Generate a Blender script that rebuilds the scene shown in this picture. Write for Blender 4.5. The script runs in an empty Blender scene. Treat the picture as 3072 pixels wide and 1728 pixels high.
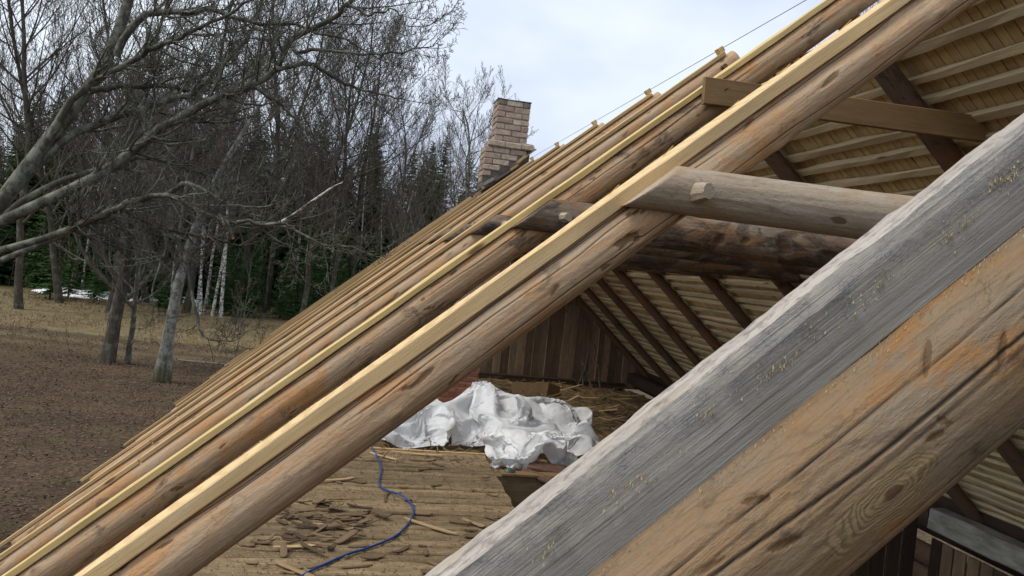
import bpy, bmesh, math, random, time
import numpy as np
from mathutils import Matrix, Vector
T0 = time.time()
SC = bpy.context.scene
COL = SC.collection
R = math.radians

# ------------------------------------------------------------------ camera, sky, sun, exposure
H = 5.1                                   # eye height above the ground
YAW, PITCH, ROLL = R(13.4735), R(-0.7391), R(6.2053)
FOC, PCX, PCY = 2469.9, 1677.5, 857.5
FW = Vector((math.sin(YAW)*math.cos(PITCH), math.cos(YAW)*math.cos(PITCH), math.sin(PITCH)))
_r = Vector((math.cos(YAW), -math.sin(YAW), 0)); _u = _r.cross(FW)
RT = math.cos(ROLL)*_r + math.sin(ROLL)*_u
UP = -math.sin(ROLL)*_r + math.cos(ROLL)*_u
cd = bpy.data.cameras.new('camera'); cam = bpy.data.objects.new('camera', cd); COL.objects.link(cam)
cd.sensor_width = 36; cd.lens = FOC/3072*36
cd.shift_x = -(PCX-1536)/3072; cd.shift_y = (PCY-864)/3072
cd.clip_start = 0.02; cd.clip_end = 1500
m = Matrix((RT, UP, -FW)).transposed().to_4x4(); m.translation = (0, 0, H)
cam.matrix_world = m
SC.camera = cam

SUN_EL, SUN_AZ = R(54), R(262)            # azimuth from +Y clockwise: light from the left
wd = bpy.data.worlds.new('World'); SC.world = wd; wd.use_nodes = True
nt = wd.node_tree; nt.nodes.clear()
out = nt.nodes.new('ShaderNodeOutputWorld'); bg = nt.nodes.new('ShaderNodeBackground')
sky = nt.nodes.new('ShaderNodeTexSky'); sky.sky_type = 'NISHITA'; sky.sun_disc = False
sky.sun_elevation = SUN_EL; sky.sun_rotation = SUN_AZ
tcw = nt.nodes.new('ShaderNodeTexCoord'); mpw = nt.nodes.new('ShaderNodeMapping'); mpw.inputs['Scale'].default_value = (1, 1, 1.8)
nzw = nt.nodes.new('ShaderNodeTexNoise'); nzw.inputs['Scale'].default_value = 2.1; nzw.inputs['Detail'].default_value = 5; nzw.inputs['Roughness'].default_value = .5
rpw = nt.nodes.new('ShaderNodeValToRGB')
e = rpw.color_ramp.elements
e[0].position = .36; e[0].color = (4.8, 5.3, 6.6, 1); e[1].position = .62; e[1].color = (7.5, 8.1, 8.7, 1)
mxw = nt.nodes.new('ShaderNodeMix'); mxw.data_type = 'RGBA'; mxw.inputs[0].default_value = .88
nt.links.new(tcw.outputs['Generated'], mpw.inputs[0]); nt.links.new(mpw.outputs[0], nzw.inputs['Vector'])
nt.links.new(nzw.outputs['Fac'], rpw.inputs[0]); nt.links.new(sky.outputs[0], mxw.inputs[6]); nt.links.new(rpw.outputs[0], mxw.inputs[7])
nt.links.new(mxw.outputs[2], bg.inputs[0]); nt.links.new(bg.outputs[0], out.inputs[0])
bg.inputs[1].default_value = .095
sl = bpy.data.lights.new('sun', 'SUN'); sl.energy = 1.5; sl.angle = R(25); sl.color = (1, .93, .82)
so = bpy.data.objects.new('sun', sl); COL.objects.link(so)
sd = Vector((math.sin(SUN_AZ)*math.cos(SUN_EL), math.cos(SUN_AZ)*math.cos(SUN_EL), math.sin(SUN_EL)))
so.rotation_euler = sd.to_track_quat('Z', 'Y').to_euler(); so.location = (0, 0, 30)
vs = SC.view_settings; vs.view_transform = 'Standard'; vs.look = 'None'; vs.exposure = .58; vs.gamma = 1; vs.use_curve_mapping = False

# ------------------------------------------------------------------ helpers
def ray(px, py):
    return FW + RT*((px-PCX)/FOC) - UP*((py-PCY)/FOC)
def at_y(px, py, y):
    d = ray(px, py); p = d*(y/d.y); return Vector((p.x, p.y, p.z+H))
def at_z(px, py, z):
    d = ray(px, py); p = d*((z-H)/d.z); return Vector((p.x, p.y, p.z+H))

def hash3(i, j, k, s):
    h = (i*374761393 + j*668265263 + k*2147483647 + s*1274126177).astype(np.int64) & 0xffffffff
    h = ((h ^ (h >> 13))*1274126177) & 0xffffffff
    return ((h ^ (h >> 16)) & 0xffff)/65535.0
def vnoise(p, s=0):
    p = np.asarray(p, float); f = np.floor(p).astype(np.int64); t = p-f; t = t*t*(3-2*t)
    o = 0
    for a in (0, 1):
        for b in (0, 1):
            for c in (0, 1):
                w = (t[..., 0] if a else 1-t[..., 0])*(t[..., 1] if b else 1-t[..., 1])*(t[..., 2] if c else 1-t[..., 2])
                o = o + w*hash3(f[..., 0]+a, f[..., 1]+b, f[..., 2]+c, s)
    return o*2-1
def fbm(p, s=0, n=3):
    p = np.asarray(p, float); o = 0; a = 1
    for k in range(n): o = o+a*vnoise(p*2**k, s+k*7); a *= .5
    return o

def mesh(name, v, f, mat=None, smooth=False, idx=None, attrs=None):
    v = np.asarray(v, np.float32).reshape(-1, 3); me = bpy.data.meshes.new(name)
    if isinstance(f, np.ndarray):
        f = f.astype(np.int32); k = f.shape[1]; me.vertices.add(len(v)); me.vertices.foreach_set('co', v.ravel())
        me.loops.add(f.size); me.loops.foreach_set('vertex_index', f.ravel()); me.polygons.add(len(f))
        me.polygons.foreach_set('loop_start', np.arange(0, f.size, k, dtype=np.int32))
        me.update(calc_edges=True)
    else:
        me.from_pydata(v.tolist(), [], f); me.update()
    if smooth: me.polygons.foreach_set('use_smooth', np.ones(len(me.polygons), bool))
    for q in (mat if isinstance(mat, (list, tuple)) else [mat]):
        if q: me.materials.append(q)
    if idx is not None: me.polygons.foreach_set('material_index', np.asarray(idx, np.int32))
    if attrs:
        for n, a in attrs.items():
            at = me.attributes.new(n, 'FLOAT', 'POINT'); at.data.foreach_set('value', np.asarray(a, np.float32).ravel())
    return me
def tag(o, label=None, cat=None, group=None, kind=None):
    if label: o['label'] = label
    if cat: o['category'] = cat
    if group: o['group'] = group
    if kind: o['kind'] = kind
    return o
def obj(name, me, parent=None, loc=None, rot=None, mw=None):
    o = bpy.data.objects.new(name, me); COL.objects.link(o)
    if parent: o.parent = parent
    if mw is not None: o.matrix_basis = mw
    if loc is not None: o.location = loc
    if rot is not None: o.rotation_euler = rot
    return o
def thing(name, label, cat, loc=(0, 0, 0), group=None, mw=None):
    o = obj(name, None, None, loc, None, mw) if mw is None else obj(name, None, None, None, None, mw)
    o.empty_display_size = .1
    return tag(o, label, cat, group)
def frame(org, x, z):
    x = Vector(x).normalized(); z = Vector(z); z = (z - x*z.dot(x)).normalized(); y = z.cross(x)
    mm = Matrix((x, y, z)).transposed().to_4x4(); mm.translation = org; return mm

def boxm(name, x0, x1, y0, y1, z0, z1, mat, bev=0.004, seed=None, wob=0, seg=1):
    """a plank: box with chamfered long edges along X, cut into seg stations with a little wobble"""
    b = min(bev, (y1-y0)/3, (z1-z0)/3)
    prof = np.array([(y0+b, z0), (y1-b, z0), (y1, z0+b), (y1, z1-b), (y1-b, z1), (y0+b, z1), (y0, z1-b), (y0, z0+b)])
    xs = np.linspace(x0, x1, seg+1); n = len(xs); k = 8
    V = np.zeros((n, k, 3)); V[..., 0] = xs[:, None]; V[..., 1:] = prof[None]
    if wob:
        q = np.stack([V[..., 0]*3, V[..., 1]*31+.37, V[..., 2]*31+.11], -1); s = seed or 0
        V[..., 1] += wob*fbm(q, s, 3); V[..., 2] += wob*fbm(q, s+50, 3)
    I = np.arange(n*k).reshape(n, k); J = np.roll(I, -1, 1)
    F = np.stack([I[:-1], J[:-1], J[1:], I[1:]], -1).reshape(-1, 4)[:, ::-1].tolist()
    F += [I[0].tolist(), I[-1][::-1].tolist()]
    return mesh(name, V.reshape(-1, 3), F, mat)
def cyl_log(name, us, rfun, mat, nv=32, seed=0, lump=.05, clampz=None, cracks=(), marks=(), x0f=None, x1f=None, knots=6):
    """log along local X: stations us, radius rfun(u); cracks are grooves, marks are shallow axe cuts, knots are low bumps"""
    rng = np.random.default_rng(seed)
    us = np.asarray(us, float); n = len(us); ph = np.linspace(0, 2*math.pi, nv, endpoint=False)
    U, P = np.meshgrid(us, ph, indexing='ij')
    r0 = rfun(us)[:, None]*np.ones_like(P)
    q = np.stack([U*1.6, np.cos(P)*1.3+5, np.sin(P)*1.3+5], -1)
    rr = r0*(1+lump*fbm(q, seed, 3)+.012*fbm(q*np.array([3., 6, 6]), seed+9, 3))
    mk = np.zeros_like(U); ck = np.zeros_like(U); kn = np.zeros_like(U)
    for k in range(knots):
        uk = rng.uniform(us[0], us[-1]); pk = rng.uniform(0, 2*math.pi); s = rng.uniform(.012, .022)
        dp = (P-pk+math.pi) % (2*math.pi)-math.pi; d2 = ((U-uk)/1.6)**2+(dp*r0)**2
        g = np.exp(-d2/s**2); rr += .006*g; kn = np.maximum(kn, np.exp(-d2/(.45*s)**2))
    for (p0, u0, u1, w, dep) in cracks:
        wob = .10*fbm(np.stack([us*3, 0*us+p0*3, 0*us], -1), seed+3, 3)[:, None]
        dp = (P-p0-wob+math.pi) % (2*math.pi)-math.pi
        e = np.clip((U-u0)/.15, 0, 1)*np.clip((u1-U)/.15, 0, 1)
        g = np.exp(-(dp*r0/w)**2)*e; rr -= dep*g; ck = np.maximum(ck, g)
    for (u0, p0, lu, lp, tilt, dep) in marks:
        dp = (P-p0+math.pi) % (2*math.pi)-math.pi; a = U-u0; b = dp*r0
        a2 = a*math.cos(tilt)+b*math.sin(tilt); b2 = -a*math.sin(tilt)+b*math.cos(tilt)
        nn = fbm(np.stack([U*60, b*60, 0*U], -1), seed+21, 2)*.25
        g = np.clip(1.25-((a2/lu)**2+(b2/lp)**2)+nn, 0, 1)**.7; rr -= dep*g; mk = np.maximum(mk, g)
    Y = rr*np.cos(P); Z = rr*np.sin(P)
    bend = .012*fbm(np.stack([us*.45, 0*us+seed, 0*us], -1), seed+5, 2)
    if clampz is not None: Z = np.minimum(Z, clampz+.0015*fbm(q*8, seed+2, 2))
    else: Z = Z+bend[:, None]
    X = U.copy()
    if x0f or x1f:
        t = (U-us[0])/(us[-1]-us[0]); a = x0f(Z) if x0f else us[0]; b = x1f(Z) if x1f else us[-1]
        X = a+(b-a)*t
    V = np.stack([X, Y, Z], -1).reshape(-1, 3)
    I = np.arange(n*nv).reshape(n, nv); J = np.roll(I, -1, 1)
    F = np.stack([I[:-1], J[:-1], J[1:], I[1:]], -1).reshape(-1, 4)[:, ::-1]
    c0, c1 = len(V), len(V)+1
    V = np.vstack([V, V[I[0]].mean(0), V[I[-1]].mean(0)])
    caps = np.vstack([np.stack([I[0], I[0], J[0], 0*I[0]+c0], -1), np.stack([I[-1], I[-1], 0*I[0]+c1, J[-1]], -1)])
    tri = [[a, c, d] if e == 0 else [a, c, d] for e, arr in enumerate((caps[:nv], caps[nv:])) for a, b_, c, d in arr.tolist()]
    Fl = F.tolist()+tri
    ex = lambda a: np.append(a.reshape(-1), [0, 0])
    end = np.zeros(len(V)); end[-2:] = 1; end[I[0]] = 0
    sm = mesh(name, V, Fl, mat, attrs=dict(mark=ex(mk), crack=ex(ck), knot=ex(kn)))
    fl = np.ones(len(Fl), bool); fl[len(F):] = False; sm.polygons.foreach_set('use_smooth', fl)
    return sm

class Tubes:
    def __init__(s): s.b = []
    def add(s, pts, rad): s.b.append((np.asarray(pts, float), np.asarray(rad, float)))
    def build(s, name, mat, sides=None):
        Vs, Fs, off = [], [], 0; g = {}
        for p, r in s.b:
            k = sides or (10 if r[0] > .09 else 6 if r[0] > .03 else 4 if r[0] > .012 else 3)
            g.setdefault((len(p), k), []).append((p, r))
        for (n, k), L in g.items():
            P = np.stack([a for a, _ in L]); Rr = np.stack([b for _, b in L]); B = len(L)
            T = np.gradient(P, axis=1); T /= np.linalg.norm(T, axis=-1, keepdims=True)+1e-9
            ref = np.where(np.abs(T[:, :1, 2:3]) > .8, np.array([1., 0, 0]), np.array([0, 0, 1.]))
            A = np.cross(T, ref*np.ones_like(T)); A /= np.linalg.norm(A, axis=-1, keepdims=True)+1e-9
            C = np.cross(T, A); ph = np.linspace(0, 2*math.pi, k, endpoint=False)
            V = P[:, :, None]+Rr[:, :, None, None]*(A[:, :, None]*np.cos(ph)[None, None, :, None]+C[:, :, None]*np.sin(ph)[None, None, :, None])
            I = np.arange(B*n*k).reshape(B, n, k)+off; J = np.roll(I, -1, 2)
            F = np.stack([I[:, :-1], J[:, :-1], J[:, 1:], I[:, 1:]], -1).reshape(-1, 4)[:, ::-1]
            Vs.append(V.reshape(-1, 3)); Fs.append(F); off += B*n*k
        return mesh(name, np.vstack(Vs), np.vstack(Fs), mat, smooth=True)

# ------------------------------------------------------------------ materials
class NT:
    def __init__(s, name):
        s.m = bpy.data.materials.new(name); s.m.use_nodes = True; s.t = s.m.node_tree
        s.b = s.t.nodes['Principled BSDF']; s.o = s.t.nodes['Material Output']
    def n(s, ty, **kw):
        x = s.t.nodes.new('ShaderNode'+ty)
        for k, v in kw.items():
            if k.startswith('_'): setattr(x, k[1:], v)
            else: s.put(x.inputs[int(k[1:])] if k[0] == 'i' and k[1:].isdigit() else x.inputs[k.replace('__', ' ')], v)
        return x
    def put(s, sock, v):
        if isinstance(v, bpy.types.NodeSocket): s.t.links.new(v, sock)
        else: sock.default_value = v
    def coords(s, rnd=True):
        tc = s.n('TexCoord').outputs['Object']
        if not rnd: return tc
        oi = s.n('ObjectInfo').outputs['Random']
        mv = s.n('VectorMath', _operation='SCALE', i0=(17.3, 9.1, 23.7), Scale=oi)
        return s.n('VectorMath', _operation='ADD', i0=tc, i1=mv.outputs[0]).outputs[0]
    def noise(s, vec, sc=(1, 1, 1), detail=4, rough=.55, dist=0):
        mp = s.n('Mapping', Vector=vec, Scale=sc)
        return s.n('TexNoise', Vector=mp.outputs[0], Scale=1., Detail=detail, Roughness=rough, Distortion=dist).outputs['Fac']
    def ramp(s, fac, stops, interp='LINEAR'):
        x = s.n('ValToRGB', Fac=fac); cr = x.color_ramp; cr.interpolation = interp
        while len(cr.elements) < len(stops): cr.elements.new(.5)
        for el, (p, c) in zip(cr.elements, stops):
            el.position = p; el.color = (c, c, c, 1) if isinstance(c, (int, float)) else (*c, 1)
        return x.outputs[0]
    def mix(s, f, a, b, mode='MIX'):
        x = s.n('Mix', _data_type='RGBA', _blend_type=mode); s.put(x.inputs[0], f)
        for i, v in ((6, a), (7, b)): s.put(x.inputs[i], (*v, 1) if isinstance(v, tuple) and len(v) == 3 else v)
        return x.outputs[2]
    def math(s, op, a, b=0., clamp=False):
        x = s.n('Math', _operation=op, _use_clamp=clamp); s.put(x.inputs[0], a); s.put(x.inputs[1], b); return x.outputs[0]
    def attr(s, n): return s.n('Attribute', _attribute_name=n).outputs['Fac']
    def bump(s, h, dist=.01, st=1.):
        prev = s.b.inputs['Normal'].links[0].from_socket if s.b.inputs['Normal'].links else None
        x = s.n('Bump', Height=h, Distance=dist, Strength=st)
        if prev: s.put(x.inputs['Normal'], prev)
        s.t.links.new(x.outputs[0], s.b.inputs['Normal'])
    def done(s, col, rough=.7, spec=.3):
        s.put(s.b.inputs['Base Color'], (*col, 1) if isinstance(col, tuple) else col); s.put(s.b.inputs['Roughness'], rough)
        s.b.inputs['Specular IOR Level'].default_value = spec
        return s.m

def log_mat(name, base, grey, warm, dark, stain=.45, ring=None, gloss=.6, warmth=.5, near=False, crisp=.12):
    k = NT(name); v = k.coords()
    mid = k.noise(v, (5, 12, 12), 8, .68, .5); pat = k.noise(v, (3.4, 7.5, 7.5), 7, .66, .5); pat2 = k.noise(v, (4.2, 10, 10), 8, .7, .7)
    fib = k.noise(v, (22, 330, 330) if near else (16, 150, 150), 5, .65); fib2 = k.noise(v, (30, 260, 260), 3, .6)
    c = k.mix(k.ramp(mid, [(.38, 0), (.62, 1)]), base, grey)
    c = k.mix(k.ramp(pat, [(warmth, 0), (warmth+crisp, .85)]), c, warm)
    # thin curved grain and beetle lines
    ln1 = k.noise(v, (3.2, 15, 15), 3, .55, .3); ln2 = k.noise(v, (11, 26, 26), 4, .6, .8)
    c = k.mix(k.ramp(ln1, [(.488, 0), (.5, .38), (.512, 0)]), c, tuple(x*.4 for x in base))
    c = k.mix(k.ramp(ln2, [(.555, 0), (.563, .5), (.571, 0)]), c, tuple(x*.33 for x in base))
    sp = k.noise(v, (60, 95, 95), 5, .72)
    c = k.mix(k.ramp(sp, [(.62, 0), (.70, .55)]), c, tuple(x*.42 for x in base))
    c = k.mix(k.ramp(k.noise(v, (26, 60, 60), 5, .7), [(.62, 0), (.70, .4)]), c, tuple(min(1, x*1.35) for x in grey))
    st = k.math('MULTIPLY', k.ramp(pat2, [(stain, 1), (stain+.06, 0)]), k.ramp(sp, [(.3, .95), (.6, .45)]))
    c = k.mix(st, c, dark)
    c = k.mix(.45 if near else .3, c, k.ramp(fib, [(.3, .5), (.58, 1.)]), 'MULTIPLY')
    if ring:
        tk, yk, zk, size = ring
        tc = k.n('TexCoord').outputs['Object']
        d = k.n('VectorMath', _operation='SUBTRACT', i0=tc, i1=(tk, yk, zk)).outputs[0]
        dd = k.n('VectorMath', _operation='MULTIPLY', i0=d, i1=(.40, .4, 1.)).outputs[0]
        nz = k.n('TexNoise', Vector=tc, Scale=26., Detail=5.).outputs['Color']
        dd = k.n('VectorMath', _operation='ADD', i0=dd, i1=k.n('VectorMath', _operation='SCALE', i0=nz, Scale=.018).outputs[0]).outputs[0]
        dd = k.n('VectorMath', _operation='SUBTRACT', i0=dd, i1=(.009, .009, .009)).outputs[0]
        ln = k.n('VectorMath', _operation='LENGTH', i0=dd).outputs['Value']
        lw = k.math('POWER', ln, .8)
        w = k.math('SINE', k.math('MULTIPLY', lw, 1250.))
        w = k.math('MULTIPLY_ADD', w, .5); k.t.nodes[-1].inputs[2].default_value = .5
        rc = k.mix(k.ramp(w, [(.1, 0), (.7, 1)]), (.17, .11, .05), (.30, .215, .11))
        rc = k.mix(k.ramp(mid, [(.4, 0), (.65, .5)]), rc, (.2, .13, .06))
        rc = k.mix(k.ramp(ln, [(.005/.1, 1), (.0075/.1, 0)]) if False else k.ramp(k.math('MULTIPLY', ln, 100.), [(.42, 1), (.62, 0)]), rc, (.09, .04, .018))
        ms = k.math('ADD', k.math('MULTIPLY', ln, 1/size), k.math('MULTIPLY', k.noise(tc, (25, 25, 25), 3), .8))
        msk = k.ramp(ms, [(.95, .9), (1.15, 0)])
        c = k.mix(msk, c, rc)
    c = k.mix(k.ramp(k.math('ADD', k.attr('mark'), k.math('MULTIPLY', sp, .4)), [(.5, 0), (.72, .8)]), c, tuple(x*.35 for x in warm))
    c = k.mix(k.math('MULTIPLY', k.attr('knot'), .75), c, (.05, .03, .02))
    c = k.mix(k.attr('crack'), c, (.006, .004, .003))
    k.bump(fib, .002, .6); k.bump(mid, .006, .4); k.bump(sp, .004, .6)
    return k.done(c, k.ramp(fib2, [(.3, gloss), (.7, min(1, gloss+.25))]), .35)

LOG_FRESH = log_mat('debarked log', (.52, .335, .19), (.51, .385, .255), (.55, .295, .125), (.15, .115, .085), .33)
LOG_FRESH2 = log_mat('debarked log brown', (.49, .30, .155), (.47, .34, .215), (.52, .26, .095), (.085, .068, .054), .385)
LOG_NEAR = log_mat('honey log', (.26, .16, .075), (.225, .17, .11), (.31, .145, .036), (.065, .042, .03), .385, ring=(-1.631, .0697, -.0098, .036), gloss=.42, warmth=.53, near=True, crisp=.06)
LOG_GREY = log_mat('grey tie log', (.40, .31, .215), (.43, .365, .285), (.38, .24, .125), (.16, .12, .09), .34, warmth=.55)
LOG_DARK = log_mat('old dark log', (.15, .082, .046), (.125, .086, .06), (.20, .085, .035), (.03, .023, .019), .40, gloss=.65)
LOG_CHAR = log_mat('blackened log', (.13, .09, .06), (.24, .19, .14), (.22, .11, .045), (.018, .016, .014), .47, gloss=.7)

def sawn_mat(name, a, b, knotc=(.12, .06, .02), saw=.5, var=.15, dirt=0., dirtc=(.1, .07, .04), grain=1., lines=0.):
    k = NT(name); v = k.coords()
    g = k.noise(v, (1.3, 55*grain, 55*grain), 4, .6, 1.0); lo = k.noise(v, (1.2, 6, 6), 3)
    f = k.noise(v, (14, 260, 260), 4, .6)
    mp = k.n('Mapping', Vector=v, Rotation=(0, 0, R(14)), Scale=(1, 1, 1))
    wv = k.n('TexWave', Vector=mp.outputs[0], Scale=85., Distortion=2.5, Detail=2., _bands_direction='X').outputs['Fac']
    c = k.mix(k.ramp(g, [(.38, 0), (.62, 1)]), a, b)
    c = k.mix(k.ramp(lo, [(.35, 0), (.75, var*3)]), c, tuple(x*.8 for x in b))
    c = k.mix(.35, c, k.ramp(f, [(.3, .6), (.6, 1.)]), 'MULTIPLY')
    c = k.mix(.30*saw, c, k.ramp(wv, [(.15, .55), (.5, 1.)]), 'MULTIPLY')
    if lines:
        ml = k.n('Mapping', Vector=v, Rotation=(0, R(4), R(2)))
        wl = k.n('TexWave', Vector=ml.outputs[0], Scale=78., Distortion=5.0, Detail=3., _bands_direction='Z').outputs['Fac']; k.put(k.t.nodes[-1].inputs['Detail Scale'], .3)
        ff = k.n('Mix', _data_type='FLOAT'); k.put(ff.inputs[0], k.ramp(lo, [(.3, .35), (.6, 1)])); k.put(ff.inputs[2], 0.); k.put(ff.inputs[3], lines)
        c = k.mix(ff.outputs[0], c, k.mix(k.ramp(wl, [(.2, 0), (.55, 1)]), tuple(x*.55 for x in b), tuple(min(1, x*1.04) for x in a)))
        k.bump(wl, .0006, .2)
    vo = k.n('TexVoronoi', Vector=k.n('Mapping', Vector=v, Scale=(2.1, 9, 9)).outputs[0], Scale=1.).outputs['Distance']
    c = k.mix(k.ramp(vo, [(.07, .8), (.12, 0)]), c, knotc)
    if dirt: c = k.mix(k.ramp(k.noise(v, (6, 14, 14), 6, .7, .5), [(.5-dirt*.3, dirt), (.68, 0)]), c, dirtc)
    rv = k.n('ObjectInfo').outputs['Random']
    hs = k.n('HueSaturation', Value=k.math('MULTIPLY_ADD', rv, var*2), Color=c); k.t.nodes[-2].inputs[2].default_value = 1-var
    k.bump(wv, .0012, saw*.7); k.bump(f, .0015, .6); k.bump(g, .002, .4)
    return k.done(hs.outputs[0], .72, .25)
PALE = sawn_mat('fresh sawn pine', (.84, .63, .35), (.72, .48, .21), var=.05, saw=.5, lines=.26)
YELLOW = sawn_mat('yellow sawn pine', (.76, .57, .26), (.66, .46, .18), var=.05, saw=.4, lines=.12)
TANW = sawn_mat('tan sawn pine', (.66, .46, .23), (.56, .36, .16), var=.12)
BATTEN = sawn_mat('roof batten', (.72, .59, .38), (.62, .49, .28), var=.16, dirt=.3, dirtc=(.36, .27, .15))
SHINGLE = sawn_mat('roof strip', (.60, .45, .23), (.52, .37, .17), var=.14)
TIE = sawn_mat('tie plank', (.30, .185, .085), (.24, .145, .06), var=.02, dirt=.25)
GABLE = sawn_mat('old gable board', (.40, .245, .135), (.29, .20, .125), var=.5, dirt=.45, dirtc=(.05, .04, .03))
DECK = sawn_mat('dirty deck board', (.36, .265, .145), (.27, .19, .10), var=.2, dirt=.65, dirtc=(.085, .055, .03))
BOARD_DARK = sawn_mat('dark old board', (.07, .042, .026), (.05, .032, .02), var=.3, dirt=.4, dirtc=(.015, .012, .01))
CHIP = sawn_mat('bark chip', (.27, .18, .10), (.18, .12, .066), var=.45, dirt=.3)
CURL = sawn_mat('pale shaving', (.50, .35, .19), (.40, .27, .14), var=.25)

def grey_mat():
    k = NT('weathered grey plank'); v = k.coords(False)
    g = k.noise(v, (3, 220, 220), 5, .65, .8); lo = k.noise(v, (9, 22, 22), 5, .65, .4)
    c = k.mix(k.ramp(g, [(.3, 0), (.66, 1)]), (.165, .153, .134), (.385, .36, .32))
    c = k.mix(k.ramp(lo, [(.48, 0), (.68, .5)]), c, (.25, .215, .17))
    # black mould band under the upper edge, its border frayed
    z = k.n('SeparateXYZ', Vector=v).outputs[2]
    zz = k.math('ADD', k.math('MULTIPLY', z, 100.), k.math('MULTIPLY', k.noise(v, (18, 60, 60), 5, .7), 2.4))
    band = k.math('MULTIPLY', k.ramp(k.math('MULTIPLY_ADD', zz, .1), [(.28, 0), (.40, 1)]), 1.); 
    for nd in k.t.nodes:
        if nd.bl_idname == 'ShaderNodeMath' and nd.operation == 'MULTIPLY_ADD': nd.inputs[2].default_value = .45
    vo = k.n('TexVoronoi', Vector=k.n('Mapping', Vector=v, Scale=(160, 330, 330)).outputs[0], Scale=1., _feature='DISTANCE_TO_EDGE').outputs['Distance']
    moul = k.mix(k.ramp(vo, [(.02, 0), (.10, 1)]), (.07, .07, .072), (.2, .2, .2))
    moul = k.mix(k.ramp(k.noise(v, (40, 90, 90), 5, .7), [(.4, 0), (.6, 1)]), moul, c)
    c = k.mix(k.math('MULTIPLY', band, .6), c, moul)
    k.bump(g, .0025, 1.); k.bump(vo, .001, .4)
    return k.done(c, .85, .2)
GREY = grey_mat()
def greytop_mat():
    k = NT('weathered pale edge'); v = k.coords(False)
    g = k.noise(v, (5, 150, 150), 5, .65, .5); sp = k.noise(v, (60, 140, 140), 4, .7)
    c = k.mix(k.ramp(g, [(.3, 0), (.6, 1)]), (.29, .255, .22), (.46, .415, .365))
    c = k.mix(k.ramp(sp, [(.5, 0), (.64, .7)]), c, (.14, .12, .105))
    c = k.mix(k.ramp(k.noise(v, (12, 30, 30), 4), [(.55, 0), (.75, .45)]), c, (.50, .37, .17))
    k.bump(sp, .002, .6); return k.done(c, .8, .25)
GREYTOP = greytop_mat()
k = NT('yellowed plank arris'); v = k.coords(False)
YELLOWEDGE = k.done(k.mix(k.noise(v, (30, 90, 90), 4), (.42, .26, .07), (.5, .4, .24)), .8, .2)

def simple(name, a, b, sc, rough=.8, bumpd=0, spec=.3, detail=5, thr=(.35, .65), rnd=True):
    k = NT(name); v = k.coords(rnd); n = k.noise(v, sc, detail, .6, .3)
    c = k.mix(k.ramp(n, [(thr[0], 0), (thr[1], 1)]), a, b)
    if bumpd: k.bump(n, bumpd, .7)
    return k.done(c, rough, spec)
def brick_mat(name, a, b, dark):
    k = NT(name); v = k.coords(); rv = k.n('ObjectInfo').outputs['Random']
    c = k.mix(k.ramp(rv, [(.3, 0), (.6, 1)]), a, b)
    n = k.noise(v, (14, 14, 14), 5, .65); c = k.mix(k.ramp(n, [(.42, 0), (.66, .75)]), c, dark)
    n2 = k.noise(v, (130, 130, 130), 3); c = k.mix(.4, c, k.ramp(n2, [(.3, .65), (.6, 1)]), 'MULTIPLY')
    k.bump(n2, .002, .7); return k.done(c, .9, .15)
BRICKW = brick_mat('silicate brick', (.52, .43, .33), (.42, .305, .25), (.24, .195, .16))
BRICKR = brick_mat('red brick', (.42, .165, .095), (.35, .13, .075), (.25, .11, .07))
MORTAR = simple('mortar', (.27, .235, .195), (.19, .16, .13), (25, 25, 25), .95, .004)
MORTARR = simple('pale mortar', (.46, .34, .27), (.33, .22, .17), (30, 30, 30), .95, .004)
SOOT = simple('sooty cement', (.17, .155, .135), (.075, .07, .062), (9, 9, 9), .95, .006)
FELT = simple('old roofing bark', (.09, .065, .05), (.035, .03, .027), (8, 30, 30), .9, .01)
def tarp_mat():
    k = NT('white woven tarp'); v = k.coords(False)
    n = k.noise(v, (9, 9, 9), 5, .6, .8); c = k.mix(k.ramp(n, [(.3, 0), (.7, 1)]), (.84, .84, .83), (.77, .78, .79))
    c = k.mix(k.ramp(k.noise(v, (3, 3, 3), 5, .7), [(.62, 0), (.8, .35)]), c, (.52, .47, .38))
    for sc_, d_ in ((5.5, .035), (13., .012)):
        vr = k.n('TexVoronoi', Vector=k.n('VectorMath', _operation='ADD', i0=v, i1=k.n('VectorMath', _operation='SCALE', i0=k.n('TexNoise', Vector=v, Scale=3.).outputs['Color'], Scale=.3).outputs[0]).outputs[0], Scale=sc_).outputs['Distance']
        k.bump(vr, d_, .42)
    k.b.inputs['Subsurface Weight'].default_value = 0
    m_ = k.done(c, .42, .45)
    tl = k.n('BsdfTranslucent', Color=c); mx = k.n('MixShader', Fac=.22); k.put(mx.inputs[1], k.b.outputs[0]); k.put(mx.inputs[2], tl.outputs[0]); k.put(k.o.inputs[0], mx.outputs[0])
    return m_
TARP = tarp_mat()
CABLE = simple('blue rubber', (.010, .045, .18), (.018, .065, .23), (40, 40, 40), .45)
WIRE = simple('rusty wire', (.04, .025, .02), (.07, .04, .03), (60, 60, 60), .7)
STRING = simple('string', (.2, .2, .2), (.25, .25, .24), (60, 60, 60), .8)
CARD = simple('cardboard', (.34, .22, .12), (.28, .175, .09), (6, 6, 6), .85)
FIREW = simple('red bark firewood', (.16, .085, .055), (.07, .042, .03), (14, 50, 50), .85, .006)
GLASSG = simple('dull green glass', (.05, .085, .06), (.075, .12, .085), (9, 9, 9), .3)
SAWDUST = simple('sawdust', (.48, .40, .25), (.38, .30, .17), (90, 90, 90), .95)
STRAW = simple('straw and moss', (.22, .15, .065), (.085, .055, .03), (8, 8, 8), .95, .02)
STRAWB = simple('straw blades', (.29, .20, .10), (.12, .08, .045), (3, 3, 3), .8)
DARKFILL = simple('attic fill', (.10, .07, .042), (.035, .026, .018), (5, 5, 5), .95, .02)
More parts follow.
